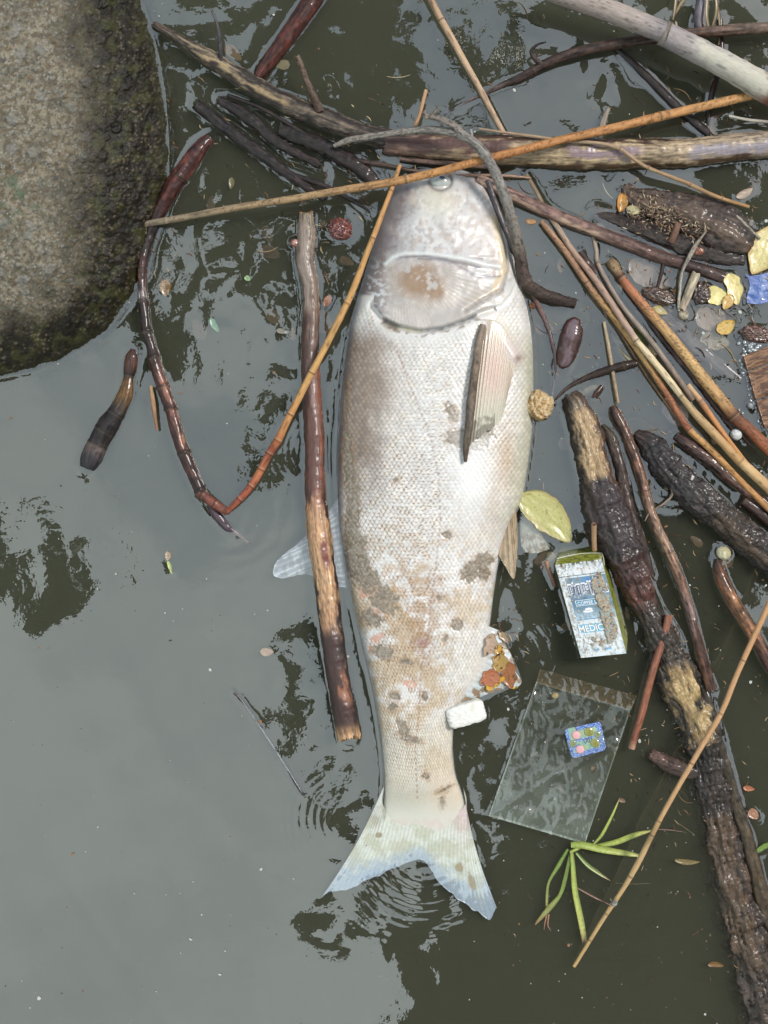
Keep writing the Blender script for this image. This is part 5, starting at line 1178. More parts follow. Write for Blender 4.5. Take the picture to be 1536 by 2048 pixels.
# ------------------------------------------------------------------ green plant
def blade(pts, rgbs, parent, seed):
    P = crom(pts, 2.5); m = len(P); n = 5
    C0 = P[:, :3]; tg = np.gradient(P[:, :2], axis=0); tg /= np.hypot(*tg.T)[:, None] + 1e-9
    nr = np.stack([-tg[:, 1], tg[:, 0]], -1)
    t = np.linspace(-1, 1, n)[None, :]
    P[:, 3] *= .82
    X = P[:, 0:1] + nr[:, :1] * t * P[:, 3:4] / 2; Y = P[:, 1:2] + nr[:, 1:] * t * P[:, 3:4] / 2
    Z = P[:, 2:3] + np.abs(t) * P[:, 3:4] * .10
    T = np.linspace(0, 1, m)[:, None] + 0 * t
    C = ramp(T, rgbs); C = C * (1 + .5 * (fbm(T * 40, t * 2 + seed, 3, seed) - .5) + .14 * np.cos(t * 9))[..., None]
    C = mixc(C, alb(120, 92, 56), sst(.60, .68, fbm(T * 18, t * .7 + seed, 3, seed + 2)) * .3)
    V = Wn(X, Y, Z); V2 = V.copy(); V2[..., 2] -= .0003; k = m * n
    F = grid_faces(m, n)
    ii = np.concatenate([np.arange(n), np.arange(1, m) * n + n - 1, (m - 1) * n + np.arange(n - 2, -1, -1), np.arange(m - 2, 0, -1) * n]); jj = np.roll(ii, -1)
    me = mesh_np('blade', np.vstack([V.reshape(-1, 3), V2.reshape(-1, 3)]), [F, F[:, ::-1] + k, np.stack([ii, jj, jj + k, ii + k], -1)], np.vstack([C.reshape(-1, 3)] * 2), np.vstack([V.reshape(-1, 3)] * 2))
    return link('blade', me, M['leaf'], parent)
gp = empty('grass_plant', W(1146, 1693, 1), 'uprooted green grass plant with spreading blades floating below the clear bag', 'plant')
GR = [(0, (150, 170, 60)), (.5, (172, 186, 74)), (.85, (184, 186, 90)), (1, (140, 110, 70))]
GD = [(0, (110, 140, 50)), (.5, (130, 152, 60)), (.8, (150, 150, 80)), (1, (150, 104, 70))]
for i, (p, c) in enumerate([
        ([(1142, 1690, 2, 14), (1165, 1690, 3, 18), (1210, 1700, 3, 17), (1260, 1708, 2, 12), (1288, 1714, 1, 4)], GR),
        ([(1190, 1692, 1, 8), (1230, 1685, 2, 14), (1270, 1670, 2, 13), (1308, 1660, 1, 3)], GR),
        ([(1188, 1688, 1, 5), (1205, 1668, 1, 8), (1225, 1630, 1, 6), (1240, 1595, 0, 2)], GR),
        ([(1140, 1705, 2, 6), (1150, 1700, 2, 8), (1170, 1690, 2, 8)], GR),
        ([(1152, 1705, 0, 6), (1175, 1730, .5, 10), (1200, 1748, .4, 8), (1222, 1762, 0, 2)], GD),
        ([(1143, 1700, 1, 8), (1146, 1730, 1, 11), (1150, 1780, 1.5, 14), (1162, 1840, 2, 15), (1170, 1886, 2, 12)], GR),
        ([(1136, 1698, 1, 6), (1118, 1730, 1, 10), (1098, 1765, .5, 6), (1094, 1800, .5, 7), (1094, 1830, 0, 3)], GD),
        ([(1142, 1702, 0, 6), (1130, 1760, 0, 10), (1120, 1790, .3, 9), (1100, 1815, .5, 14), (1078, 1840, .3, 8), (1070, 1850, 0, 2)], GD),
        ([(1098, 1828, .3, 4), (1096, 1850, .2, 3), (1102, 1862, .2, 1)], [(0, (170, 120, 90)), (1, (150, 100, 80))]),
        ([(1094, 1828, .3, 4), (1090, 1846, .2, 3), (1088, 1860, .2, 1)], [(0, (170, 120, 90)), (1, (150, 100, 80))]),
        ([(1155, 1776, .5, 3), (1190, 1795, 1, 5), (1232, 1815, 1, 2)], [(0, (140, 96, 70)), (1, (120, 80, 64))]),
        ([(1304, 1658, 1, 2), (1340, 1660, .5, 3), (1374, 1665, 0, 1)], [(0, (130, 90, 70)), (1, (110, 84, 74))]),
        ([(1230, 1766, -.4, 1), (1270, 1768, -.3, 1.6), (1304, 1766, -.4, 1)], [(0, (120, 116, 84)), (1, (120, 116, 84))])]):
    blade(p, c, gp, i + 3)

# hanging dry blades at the top right
dg = empty('dry_grass', W(1430, 30, 6), 'tuft of dry yellow-brown grass at the top edge right of the cane', 'dry grass')
DR = [(0, (150, 130, 90)), (1, (130, 106, 70))]
for i, p in enumerate([[(1354, -14, 38, 8), (1350, 20, 37, 7), (1346, 40, 36, 3)], [(1378, -14, 38, 9), (1362, 8, 37, 9), (1350, 30, 36, 3)], [(1352, 42, 34, 6), (1356, 60, 33, 6), (1358, 72, 33, 3)],
                       [(1416, -14, 10, 9), (1414, 30, 9, 8), (1418, 60, 6, 6), (1410, 90, 3, 2)], [(1432, -14, 10, 8), (1434, 20, 9, 8), (1426, 50, 6, 6), (1416, 66, 3, 2)], [(1436, 12, 9, 7), (1440, 50, 6, 6), (1438, 90, 3, 3)]]):
    blade(p, DR, dg, 30 + i)

# ------------------------------------------------------------------ lumps
def lump(name, x, y, z, rx, ry, rz, ang, cf, mat, label=None, cat=None, parent=None, nz=.10, sc=3.0, box=2.0, seed=1, n=44, group=None, men=True):
    u = np.linspace(0, PI, n)[:, None]; v = (np.arange(2 * n) / (2 * n) * 2 * PI)[None, :]
    sx, sy, sz = np.sin(u) * np.cos(v), np.sin(u) * np.sin(v), np.cos(u) + 0 * v
    L = (np.abs(sx) ** box + np.abs(sy) ** box + np.abs(sz) ** box) ** (1 / box)
    k = (1 + nz * 2 * (fbm(sx * sc + sz * 1.7 + seed, sy * sc - sz * 2.1 + seed, 4, seed) - .5)) / L
    gx, gy, gz = sx * k * rx, sy * k * ry, sz * k * rz
    a = math.radians(ang)
    X = x + gx * math.cos(a) - gy * math.sin(a); Y = y + gx * math.sin(a) + gy * math.cos(a); Z = z + gz
    C = cf(X, Y, sz)
    V = Wn(X, Y, Z)
    V = np.stack([(W(x, y, z)[0] + (X - x) * S), (W(x, y, z)[1] - (Y - y) * S), Z * .001], -1)
    o = link(name, mesh_np(name, V, [grid_faces(n, 2 * n, True)[:, ::-1]], C, V), mat, parent)
    if parent is None: tag(o, label, cat, group)
    elif label: o['label'] = label
    if men and parent is None: MENISCUS.append(([(x - (rx - min(rx, ry)) * math.cos(a), y - (rx - min(rx, ry)) * math.sin(a)), (x + (rx - min(rx, ry)) * math.cos(a) + .1, y + (rx - min(rx, ry)) * math.sin(a))], min(rx, ry) * .98, .35))
    return o
def cfn(a_, b_, c_=None, s1=9, s2=4, seed=1, t=.5):
    def f(X, Y, sz):
        C = np.zeros(X.shape + (3,)) + alb(*a_)
        C = mixc(C, alb(*b_), sst(t - .05, t + .12, fbm(X / s1 + sz, Y / s1 - sz, 4, seed)))
        if c_: C = mixc(C, alb(*c_), sst(.56, .66, fbm(X / s2, Y / s2 + sz, 3, seed + 3)))
        return C
    return f
M['foam'] = material('foam', rough=.75, bump=.4, bscale=(1200, 1200, 1200), nvar=.06, spec=.3)
M['cork'] = material('cork', rough=.7, bump=.9, bscale=(420, 420, 420), nvar=.22, spec=.35, bdist=.0015)
M['slime'] = material('slimy_skin', rough=.3, bump=.6, bscale=(500, 500, 500), nvar=.3, coat=.6, coat_r=.06, bdist=.001)
lump('foam_piece', 1078, 811, 7, 27, 27, 13, 30, cfn((214, 184, 138), (190, 146, 92), (226, 206, 170), 10, 5, 3), M['cork'], 'tan crumbly foam lump touching the fish\'s belly side', 'foam', nz=.16, sc=4, seed=3, n=60, box=2.6)
lump('foam_piece', 932, 1427, 9, 38, 22, 8, -17, cfn((246, 244, 238), (238, 234, 222), None, 26, 9, 4, .62), M['foam'], 'white rectangular polystyrene chunk against the fish\'s tail root', 'foam', nz=.07, sc=5, box=5.5, seed=5, n=60)
lump('foam_ball', 1472, 869, 4.5, 12, 12, 5.5, 0, cfn((226, 226, 224), (206, 204, 200)), M['foam'], 'white foam ball between the lower ends of the reeds', 'foam ball', seed=6, nz=.04, n=28)
lump('shell', 1447, 1106, 6, 15, 13, 6, 30, cfn((222, 216, 186), (190, 180, 140)), M['foam'], 'cream shell-like bit on the tip of the curved orange-brown stick', 'shell', seed=7, nz=.1, n=28)
lump('fruit', 680, 458, 1.0, 24, 22, 9, 20, cfn((92, 42, 36), (128, 66, 54), (150, 104, 100), 9, 4, 5), M['slime'], 'small rotten dark red fruit floating left of the fish\'s head', 'fruit', nz=.20, sc=4, seed=8)
lump('seed', 590, 486, .6, 9, 8, 3, 20, cfn((150, 92, 80), (190, 150, 140)), M['slime'], 'tiny pinkish seed beside the upper end of the peeled stick', 'seed', seed=9, n=18)
lump('seed', 1500, 812, 3, 6, 6, 4, 0, cfn((180, 180, 180), (150, 150, 150)), M['foam'], 'small grey bead beside the wet board', 'bead', seed=10, n=14)
lump('bubble', 1228, 1806, 22, 6.5, 6.5, 3.2, 0, cfn((170, 168, 160), (120, 118, 112)), M['foam'], 'tiny grey snail shell on the long thin tan reed', 'snail shell', seed=11, n=16, men=False)
bpy.data.objects['bubble'].name = 'snail_shell'
lump('clod', 1318, 592, 1.4, 34, 15, 4, 18, cfn((84, 60, 46), (60, 42, 34), (110, 84, 66), 9, 5, 3), M['slime'], 'small dark mud clod between the thickest reed and the diagonal stalk', 'mud clod', nz=.3, sc=3, seed=12)
lump('clod', 1402, 586, 1.4, 18, 22, 5, 0, cfn((60, 46, 40), (84, 60, 50)), M['slime'], 'dark mud clod left of the yellow petals', 'mud clod', nz=.3, seed=13)
lump('clod', 1512, 668, 2.5, 30, 16, 5, 10, cfn((70, 48, 38), (96, 62, 50), (150, 110, 96)), M['slime'], 'dark reddish litter clump above the wet board', 'litter clump', nz=.35, sc=4, seed=14)
lump('nut', 1366, 630, 1.5, 11, 10, 4, 0, cfn((190, 180, 160), (140, 124, 100)), M['cork'], 'small pale round nut under the split whitish stick', 'nut', seed=15, n=20)
lump('nut', 1398, 502, 2.5, 13, 10, 4, 0, cfn((136, 74, 50), (170, 120, 96)), M['slime'], 'red-brown nut on the lower trunk below the muddy log', 'nut', seed=16, n=20)
lump('nut', 1110, 1391, .5, 7, 6, 3, 0, cfn((196, 176, 130), (170, 150, 100)), M['cork'], 'small tan seed head lying on the clear bag', 'seed head', seed=17, n=16)

# wet board at the right edge
def build_board():
    root = empty('board', W(1536, 760, 6), 'wet brown wooden board cut off by the right edge', 'board')
    rows = [((1487, 712), (1600, 668), (1606, 700), (1495, 742)), ((1496, 744), (1606, 702), (1618, 768), (1512, 800)), ((1513, 802), (1618, 770), (1628, 830), (1530, 858))]
    for q, (a_, b_, c_, d_) in enumerate(rows):
        nx, ny = 60, 26
        s = np.linspace(0, 1, nx)[:, None]; t = np.linspace(0, 1, ny)[None, :]
        X = (a_[0] * (1 - s) + b_[0] * s) * (1 - t) + (d_[0] * (1 - s) + c_[0] * s) * t
        Y = (a_[1] * (1 - s) + b_[1] * s) * (1 - t) + (d_[1] * (1 - s) + c_[1] * s) * t
        g = fbm(s * 3 + 0 * t + q, t * 9 + 2 * fbm(s * 3 + 0 * t, t * 2 + 0 * s, 2, q), 3, 5 + q)
        Z = 6.5 - q * .5 + 1.2 * (g - .5) - 1.0 * sst(.12, 0, t) - 1.0 * sst(.88, 1, t)
        C = np.zeros(X.shape + (3,)) + alb(150, 112, 84)
        C = mixc(C, alb(98, 68, 52), sst(.48, .6, g)); C = mixc(C, alb(66, 46, 38), sst(.9, 1, t) * .8 + 0 * s)
        V = Wn(X, Y, Z); V2 = V.copy(); V2[..., 2] -= .009; n = nx * ny
        F = grid_faces(nx, ny)
        ii = np.concatenate([np.arange(ny), np.arange(1, nx) * ny + ny - 1, (nx - 1) * ny + np.arange(ny - 2, -1, -1), np.arange(nx - 2, 0, -1) * ny]); jj = np.roll(ii, -1)
        me = mesh_np('plank', np.vstack([V.reshape(-1, 3), V2.reshape(-1, 3)]), [F, F[:, ::-1] + n, np.stack([ii, jj, jj + n, ii + n], -1)], np.vstack([C.reshape(-1, 3)] * 2), np.vstack([V.reshape(-1, 3)] * 2))
        link('plank', me, M['wet'], root)
    MENISCUS.append(([(1487, 712), (1495, 744), (1512, 800), (1530, 858)], 0, .4)); MENISCUS.append(([(1487, 712), (1600, 668)], 0, .4))
build_board()

# blue plastic scrap
def build_scrap():
    nx = 26; s = np.linspace(0, 1, nx)[:, None]; t = np.linspace(0, 1, nx)[None, :]
    X = 1490 + 90 * s + 10 * t + 6 * np.sin(t * 5 + s); Y = 548 + 58 * t - 8 * s + 4 * np.sin(s * 6)
    Z = 1.0 + 1.6 * (fbm(s * 4 + 0 * t, t * 4 + 0 * s, 3, 4) - .3)
    C = np.zeros(X.shape + (3,)) + alb(64, 96, 168); C = mixc(C, alb(110, 136, 190), sst(.5, .7, fbm(X / 12, Y / 12, 3, 3)))
    V = Wn(X, Y, Z); V2 = V.copy(); V2[..., 2] -= .0004; n = nx * nx; F = grid_faces(nx, nx)
    me = mesh_np('plastic_scrap', np.vstack([V.reshape(-1, 3), V2.reshape(-1, 3)]), [F, F[:, ::-1] + n], np.vstack([C.reshape(-1, 3)] * 2), np.vstack([V.reshape(-1, 3)] * 2))
    tag(link('plastic_scrap', me, M['slime']), 'crumpled blue plastic scrap at the right edge', 'plastic scrap')
build_scrap()
# ------------------------------------------------------------------ litter: drink carton, clear bag, blister card
def frame_of(TL, TR, BL):
    """front-face frame: point(u, v, lift in mm)"""
    TL, TR, BL = (np.array(W(*p)) for p in (TL, TR, BL))
    ex, ey = TR - TL, BL - TL
    n = np.cross(ey, ex); n /= np.linalg.norm(n)
    if n[2] < 0: n = -n
    return lambda u, v, w=0: TL + np.multiply.outer(u, ex) + np.multiply.outer(v, ey) + np.multiply.outer(np.asarray(w) * .001 + 0 * np.asarray(u), n)
def text_part(body, fr, u, v, hgt, aspect, mat, parent, lift, name='print', sq=1.0, mirror=False, ex=0.0):
    """flat lettering: left edge at u, baseline at v, letter height hgt (in v units)"""
    cu = bpy.data.curves.new('print', 'FONT'); cu.body = body; cu.size = 1.0; cu.offset = ex
    ob = bpy.data.objects.new('print_source', cu); col.objects.link(ob)
    dg_ = bpy.context.evaluated_depsgraph_get()
    me = bpy.data.meshes.new_from_object(ob.evaluated_get(dg_))
    bpy.data.objects.remove(ob)
    if len(me.vertices) == 0: return None
    co = np.array([v_.co[:] for v_ in me.vertices])
    co[:, 0] -= co[:, 0].min(); h = .72
    if mirror: co[:, 0] = co[:, 0].max() - co[:, 0]
    U = u + co[:, 0] / h * hgt * aspect * sq; Vv = v - co[:, 1] / h * hgt
    P = fr(U, Vv, lift)
    for i, v_ in enumerate(me.vertices): v_.co = P[i]
    me.name = name; me.materials.clear()
    return link(name, me, mat, parent)
def ink(name, rgb, rough=.4):
    return material(name, rough=rough, use_col=False, base=tuple(alb(*rgb)), st=False, bscale=(400, 400, 400), nvar=.12)

def patch(A, B, Cc, D, nu, nv, cf, lift=None):
    """bilinear patch between four world corners A(0,0) B(1,0) C(1,1) D(0,1)"""
    A, B, Cc, D = map(np.array, (A, B, Cc, D))
    s = np.linspace(0, 1, nu)[:, None]; t = np.linspace(0, 1, nv)[None, :]
    P = (A * ((1 - s) * (1 - t))[..., None] + B * (s * (1 - t))[..., None] + Cc * (s * t)[..., None] + D * ((1 - s) * t)[..., None])
    s, t = s + 0 * t, t + 0 * s
    if lift is not None:
        n = np.cross(B - A, D - A); n /= np.linalg.norm(n)
        if n[2] < 0: n = -n
        P = P + (lift(s, t) * .001)[..., None] * n
    return P, cf(s, t), s, t

def build_carton():
    root = empty('drink_carton', W(1180, 1220, 0), 'small muddy blue-and-white coffee drink carton with green sides, floating', 'drink carton')
    f = [(1110, 1130, 13), (1203, 1118, 15), (1253, 1307, 25), (1162, 1316, 23)]       # TL TR BR BL of the front
    b = [(1122, 1094, -16), (1211, 1083, -14), (1256, 1268, -8), (1166, 1276, -10)]
    fw = [W(*p) for p in f]; bw = [W(*p) for p in b]
    pm = material('carton_board', rough=.35, bump=.15, bscale=(300, 300, 300), nvar=.06, coat=.35, coat_r=.12)
    mud_ = lambda s, t, sd, lo, hi: sst(lo, hi, fbm(s * 9 + sd, t * 18 + sd, 5, sd))
    def mudmap(s, t):
        zone = np.clip(sst(.60, .68, s + .10 * (fbm(s * 4, t * 9, 3, 3) - .5)) * sst(.08, .2, t) * sst(.9, .75, t) * sst(1.0, .9, s) + np.exp(-((t - .85) / .08) ** 2) * sst(.1, .35, s) * sst(.95, .75, s) * .8, 0, 1)
        m = sst(.52, .62, fbm(s * 9 + 2, t * 18, 5, 7) * .5 + .42 * zone)
        m = np.maximum(m, .6 * sst(.80, .86, fbm(s * 20, t * 40, 3, 9) + .22 * np.exp(-((s - .15) / .2) ** 2)) * .8)
        m = np.maximum(m, .8 * sst(.64, .70, fbm(s * 22, t * 44, 3, 19)) * sst(.35, .1, s) * sst(.5, .0, t))
        return m
    def front(s, t):
        C = np.zeros(s.shape + (3,)) + alb(226, 234, 238)
        C = mixc(C, alb(240, 226, 228), np.exp(-((s - .6) / .25) ** 2 - ((t - .08) / .03) ** 2) * .5)
        pan = (s > .13) & (t > .155) & (t < .60)
        g = np.zeros_like(C) + alb(118, 150, 168)
        g = mixc(g, alb(70, 140, 200), np.exp(-((s - .62) / .16) ** 2 - ((t - .20) / .05) ** 2)); g = mixc(g, alb(64, 128, 170), np.exp(-((s - .3) / .3) ** 2 - ((t - .41) / .06) ** 2) * .9)
        g = mixc(g, alb(214, 222, 236), np.exp(-((s - .40) / .32) ** 2 - ((t - .29) / .055) ** 2) * .9)
        g = mixc(g, alb(176, 204, 222), sst(.46, .6, t))
        C = np.where(pan[..., None], g, C)
        C = mixc(C, alb(90, 104, 120), (np.abs(t - .136) < .003) * 1.); C = mixc(C, alb(60, 140, 180), (np.abs(t - .605) < .003) * (s > .13) * 1.)
        C = mixc(C, alb(70, 150, 190), ((np.abs(s - .135) < .008) & (t > .16) & (t < .5)) * .8)
        C = mixc(C, alb(92, 186, 222), ((t > .655) & (t < .745)) * sst(.08, .2, s) * sst(1.0, .8, s) * .85)
        C = mixc(C, alb(120, 180, 226), (np.abs(t - .93) < .012) * (((s > .32) & (s < .44)) | ((s > .56) & (s < .72))) * .9)
        m = mudmap(s, t)
        C = mixc(C, alb(176, 158, 136), m * .92); C = mixc(C, alb(120, 104, 80), m * sst(.5, .7, fbm(s * 30, t * 60, 3, 4)) * .6)
        C = mixc(C, alb(206, 150, 110), m * np.exp(-((s - .5) / .12) ** 2 - ((t - .855) / .02) ** 2))
        C = C * (1 - .25 * sst(.5, .7, fbm(s * 5, t * 9, 4, 41)))[..., None]; C = mixc(C, alb(150, 130, 96), sst(.56, .7, fbm(s * 13, t * 22, 4, 43)) * .6)
        C = mixc(C, alb(80, 76, 40), sst(.06, 0, t) * sst(.45, .6, fbm(s * 14, t * 9, 3, 2)))
        return C
    P, C, s, t = patch(fw[0], fw[1], fw[2], fw[3], 130, 260, front, lambda s, t: -.15 + mudmap(s, t) * .5 + .8 * np.sin(s * PI) * np.sin(t * PI) + .5 * (fbm(s * 3, t * 5, 3, 33) - .5) * np.sin(s * PI) ** .4 * (np.sin(t * PI) ** .4 if True else 1))
    link('front_panel', mesh_np('front_panel', P, [grid_faces(130, 260)], C, P), pm, root)
    def green(sd):
        def g(s, t):
            C = np.zeros(s.shape + (3,)) + alb(158, 164, 62)
            C = mixc(C, alb(110, 116, 40), sst(.45, .65, fbm(s * 8 + sd, t * 12, 4, sd)) * .7); C = mixc(C, alb(202, 204, 150), sst(.9, 1, s) + sst(.1, 0, s))
            C = mixc(C, alb(90, 70, 40), sst(.56, .68, fbm(s * 16, t * 16 + sd, 4, sd + 2)) * .8)
            return np.clip(C, 0, 1)
        return g
    for nm, q, sd in (('top_flap', (bw[0], bw[1], fw[1], fw[0]), 3), ('side_panel', (fw[1], bw[1], bw[2], fw[2]), 4), ('side_panel', (bw[0], fw[0], fw[3], bw[3]), 5), ('base_panel', (fw[3], fw[2], bw[2], bw[3]), 6), ('back_panel', (bw[1], bw[0], bw[3], bw[2]), 7)):
        P, C, s, t = patch(*q, 50, 50, green(sd))
        link(nm, mesh_np(nm, P, [grid_faces(50, 50)], C, P), pm, root)
    # pale folded label on the top flap, sealing seam, corner ridge
    fr = frame_of(f[0], f[1], f[3])
    tf = frame_of(b[0], b[1], f[0])
    P, C, s, t = patch(tf(.04, .06, .5), tf(.42, .03, .5), tf(.40, .62, .5), tf(.03, .70, .5), 20, 20, lambda s, t: np.zeros(s.shape + (3,)) + alb(176, 182, 142) * (1 + .3 * (fbm(s * 6, t * 6, 3, 3) - .5))[..., None])
    link('label', mesh_np('label', P, [grid_faces(20, 20)], C, P), pm, root)
    def bar(nm, pts, w, rgb):
        P = np.array(pts); n = len(P); k = 8
        T = np.gradient(P, axis=0); T /= np.linalg.norm(T, axis=1)[:, None]
        A = np.cross(T, (0, 0, 1.)); A /= np.linalg.norm(A, axis=1)[:, None]; B = np.cross(T, A); th = np.arange(k) / k * 2 * PI
        V = P[:, None] + w * .001 * (np.cos(th)[None, :, None] * A[:, None] + np.sin(th)[None, :, None] * B[:, None])
        link(nm, mesh_np(nm, V, [grid_faces(n, k, True)], np.zeros(V.shape) + alb(*rgb), V), pm, root)
    bar('seam', [tf(x_, .70 - .12 * math.sin(x_ * PI), .9) for x_ in np.linspace(0, 1.0, 12)] + [tf(1.06, .95, .4), tf(1.12, 1.3, -1)], .55, (214, 212, 190))
    # print
    white, dk, blue = ink('white_print', (246, 246, 246)), ink('slate_print', (92, 108, 140)), ink('blue_print', (36, 120, 160))
    text_part('咖啡た', fr, .13, .345, .115, 1.9, white, root, 1.0, sq=.95, ex=.035)
    text_part('咖啡た', fr, .145, .34, .10, 1.9, dk, root, 1.15, sq=1.08)
    P, C, s, t = patch(fr(.20, .40, .95), fr(.86, .40, .95), fr(.86, .462, .95), fr(.20, .462, .95), 4, 4, lambda s, t: np.zeros(s.shape + (3,)) + alb(236, 240, 244)); link('print', mesh_np('print', P, [grid_faces(4, 4)], C, P), pm, root)
    P, C, s, t = patch(fr(.215, .406, 1.0), fr(.845, .406, 1.0), fr(.845, .456, 1.0), fr(.215, .456, 1.0), 4, 4, lambda s, t: np.zeros(s.shape + (3,)) + alb(52, 136, 170)); link('print', mesh_np('print', P, [grid_faces(4, 4)], C, P), pm, root)
    text_part('COFFEE L', fr, .24, .450, .034, 2.05, white, root, 1.08, ex=.02)
    text_part('MEDICA', fr, .12, .735, .066, 2.05, white, root, 1.0, ex=.02, sq=.95)
    # little cup
    for (u, v, w_, h_) in ((.44, .505, .16, .016), (.42, .525, .22, .014)):
        a = np.linspace(0, 2 * PI, 24, endpoint=False); Pm = fr(u + .5 * w_ * np.cos(a), v + h_ * np.sin(a), 1.05)
        link('print', mesh_np('print', np.vstack([Pm, fr(u, v, 1.05)[None]]), [[(i, (i + 1) % 24, 24) for i in range(24)]]), white, root)
    # mud crust standing over the print
    nu, nv = 90, 190
    s = np.linspace(.02, .98, nu)[:, None]; t = np.linspace(.03, .97, nv)[None, :]; s, t = s + 0 * t, t + 0 * s
    mm = mudmap(s, t)
    lift = .05 + .8 * np.sin(s * PI) * np.sin(t * PI) + sst(.3, .9, mm) * 1.3 + .5 * (fbm(s * 30, t * 60, 3, 6) - .5) * mm
    base = fr(s.ravel(), t.ravel(), lift.ravel()).reshape(nu, nv, 3)
    F = grid_faces(nu, nv); kf = (mm > .45).ravel(); F = F[kf[F].all(1)]
    C = np.zeros(s.shape + (3,)) + alb(176, 158, 136); C = mixc(C, alb(206, 192, 170), sst(.5, .65, fbm(s * 26, t * 50, 3, 8)) * .7); C = mixc(C, alb(110, 88, 62), sst(.56, .7, fbm(s * 18, t * 40, 3, 18)) * .7)
    C = mixc(C, alb(150, 176, 176), sst(.5, .6, fbm(s * 10, t * 16, 3, 28)) * .5)
    me = mesh_np('mud_crust', base, [F], C, base)
    link('mud_crust', me, M['cork'], root)
    MENISCUS.append(([(1118, 1106), (1108, 1132), (1136, 1226), (1160, 1314), (1252, 1308), (1256, 1270), (1212, 1086), (1118, 1106)], 0, .45))
build_carton()
tube('drinking_straw', [(1189, 1100, 6, 11), (1188, 1075, 16, 11), (1188, 1048, 28, 11)], [(0, (190, 146, 104)), (1, (196, 152, 110))], 'dry', 'short tan drinking straw poking out of the top of the drink carton', 'drinking straw', seed=90, hollow=True, streak=.08, capc=(90, 56, 40), men=False, speck=.5, n=18)

def build_bag():
    root = empty('plastic_bag', W(1130, 1520, 1), 'clear flat plastic bag with a rolled top edge, floating below the drink carton', 'plastic bag')
    m = bpy.data.materials.new('clear_film'); m.use_nodes = True
    nn, l = m.node_tree.nodes, m.node_tree.links; nn.clear()
    out = nn.new('ShaderNodeOutputMaterial'); tr = nn.new('ShaderNodeBsdfTransparent'); pr = nn.new('ShaderNodeBsdfPrincipled')
    at = nn.new('ShaderNodeAttribute'); at.attribute_name = 'Col'; sp = nn.new('ShaderNodeSeparateColor'); l.new(at.outputs['Color'], sp.inputs[0])
    l.new(at.outputs['Color'], pr.inputs['Base Color'])
    a2 = nn.new('ShaderNodeAttribute'); a2.attribute_name = 'film'
    pr.inputs['Roughness'].default_value = .07; pr.inputs['IOR'].default_value = 1.9
    mx = nn.new('ShaderNodeMixShader'); l.new(a2.outputs['Fac'], mx.inputs[0]); l.new(tr.outputs[0], mx.inputs[1]); l.new(pr.outputs[0], mx.inputs[2])
    gl = nn.new('ShaderNodeBsdfGlossy'); gl.inputs['Roughness'].default_value = .05; 
    m2 = nn.new('ShaderNodeMixShader'); l.new(schlick(m.node_tree, .075), m2.inputs[0]); l.new(mx.outputs[0], m2.inputs[1]); l.new(gl.outputs[0], m2.inputs[2]); l.new(m2.outputs[0], out.inputs['Surface'])
    A, B, Cc, D = (1073, 1362), (1262, 1418), (1170, 1688), (977, 1632)
    nu, nv = 120, 170
    s = np.linspace(0, 1, nu)[:, None]; t = np.linspace(0, 1, nv)[None, :]; s, t = s + 0 * t, t + 0 * s
    def sheet(nm, A, B, Cc, D, z0, colr, fac, wr):
        X = (A[0] * (1 - s) + B[0] * s) * (1 - t) + (D[0] * (1 - s) + Cc[0] * s) * t
        Y = (A[1] * (1 - s) + B[1] * s) * (1 - t) + (D[1] * (1 - s) + Cc[1] * s) * t
        wx, wy = X + 20 * fbm(X / 60, Y / 60, 2, 3), Y + 20 * fbm(X / 60, Y / 60, 2, 5)
        Z = z0 + wr * (1.5 * (fbm(wx / 46, wy / 60, 3, 7) - .5) + .12 * (fbm(wx / 16, wy / 22, 2, 8) - .5)) + .5 * np.exp(-((X - 1100) * .5 + (Y - 1560) * .86) ** 2 / 80) * wr
        Z += 1.2 * np.exp(-((X - 1172) / 36) ** 2 - ((Y - 1480) / 30) ** 2) * (nm == 'film')
        n1 = fbm(X / 50, Y / 50, 4, 5)
        C = np.zeros(s.shape + (3,)) + alb(*colr); C = mixc(C, alb(96, 88, 50), sst(.5, .7, n1) * sst(.5, .1, t) * .8)
        f = fac + .10 * sst(.35, .7, n1) + .20 * sst(.35, 1, t)  # milkier towards the lower end: reflected sky put into the film's opacity
        f *= 1 - .75 * np.exp(-(((X - 1172) / 46) ** 2 + ((Y - 1480) / 42) ** 2) ** 3)
        f = np.clip(f + .3 * (np.minimum(np.minimum(s, 1 - s), np.minimum(t, 1 - t)) < .012), 0, 1)
        V = Wn(X, Y, Z)
        me = mesh_np(nm, V, [grid_faces(nu, nv)[:, ::1]], C, V)
        a = me.attributes.new('film', 'FLOAT', 'POINT'); a.data.foreach_set('value', f.astype(np.float32).ravel())
        link(nm, me, m, root)
    sheet('film', A, B, Cc, D, 1.5, (176, 186, 172), .06, 2.4)
    sheet('rolled_edge', (1080, 1338), (1274, 1392), (1262, 1420), (1072, 1366), 2.6, (128, 112, 86), .26, 1.6)
    MENISCUS.append(([A, B, Cc, D, A], 0, .2))
build_bag()

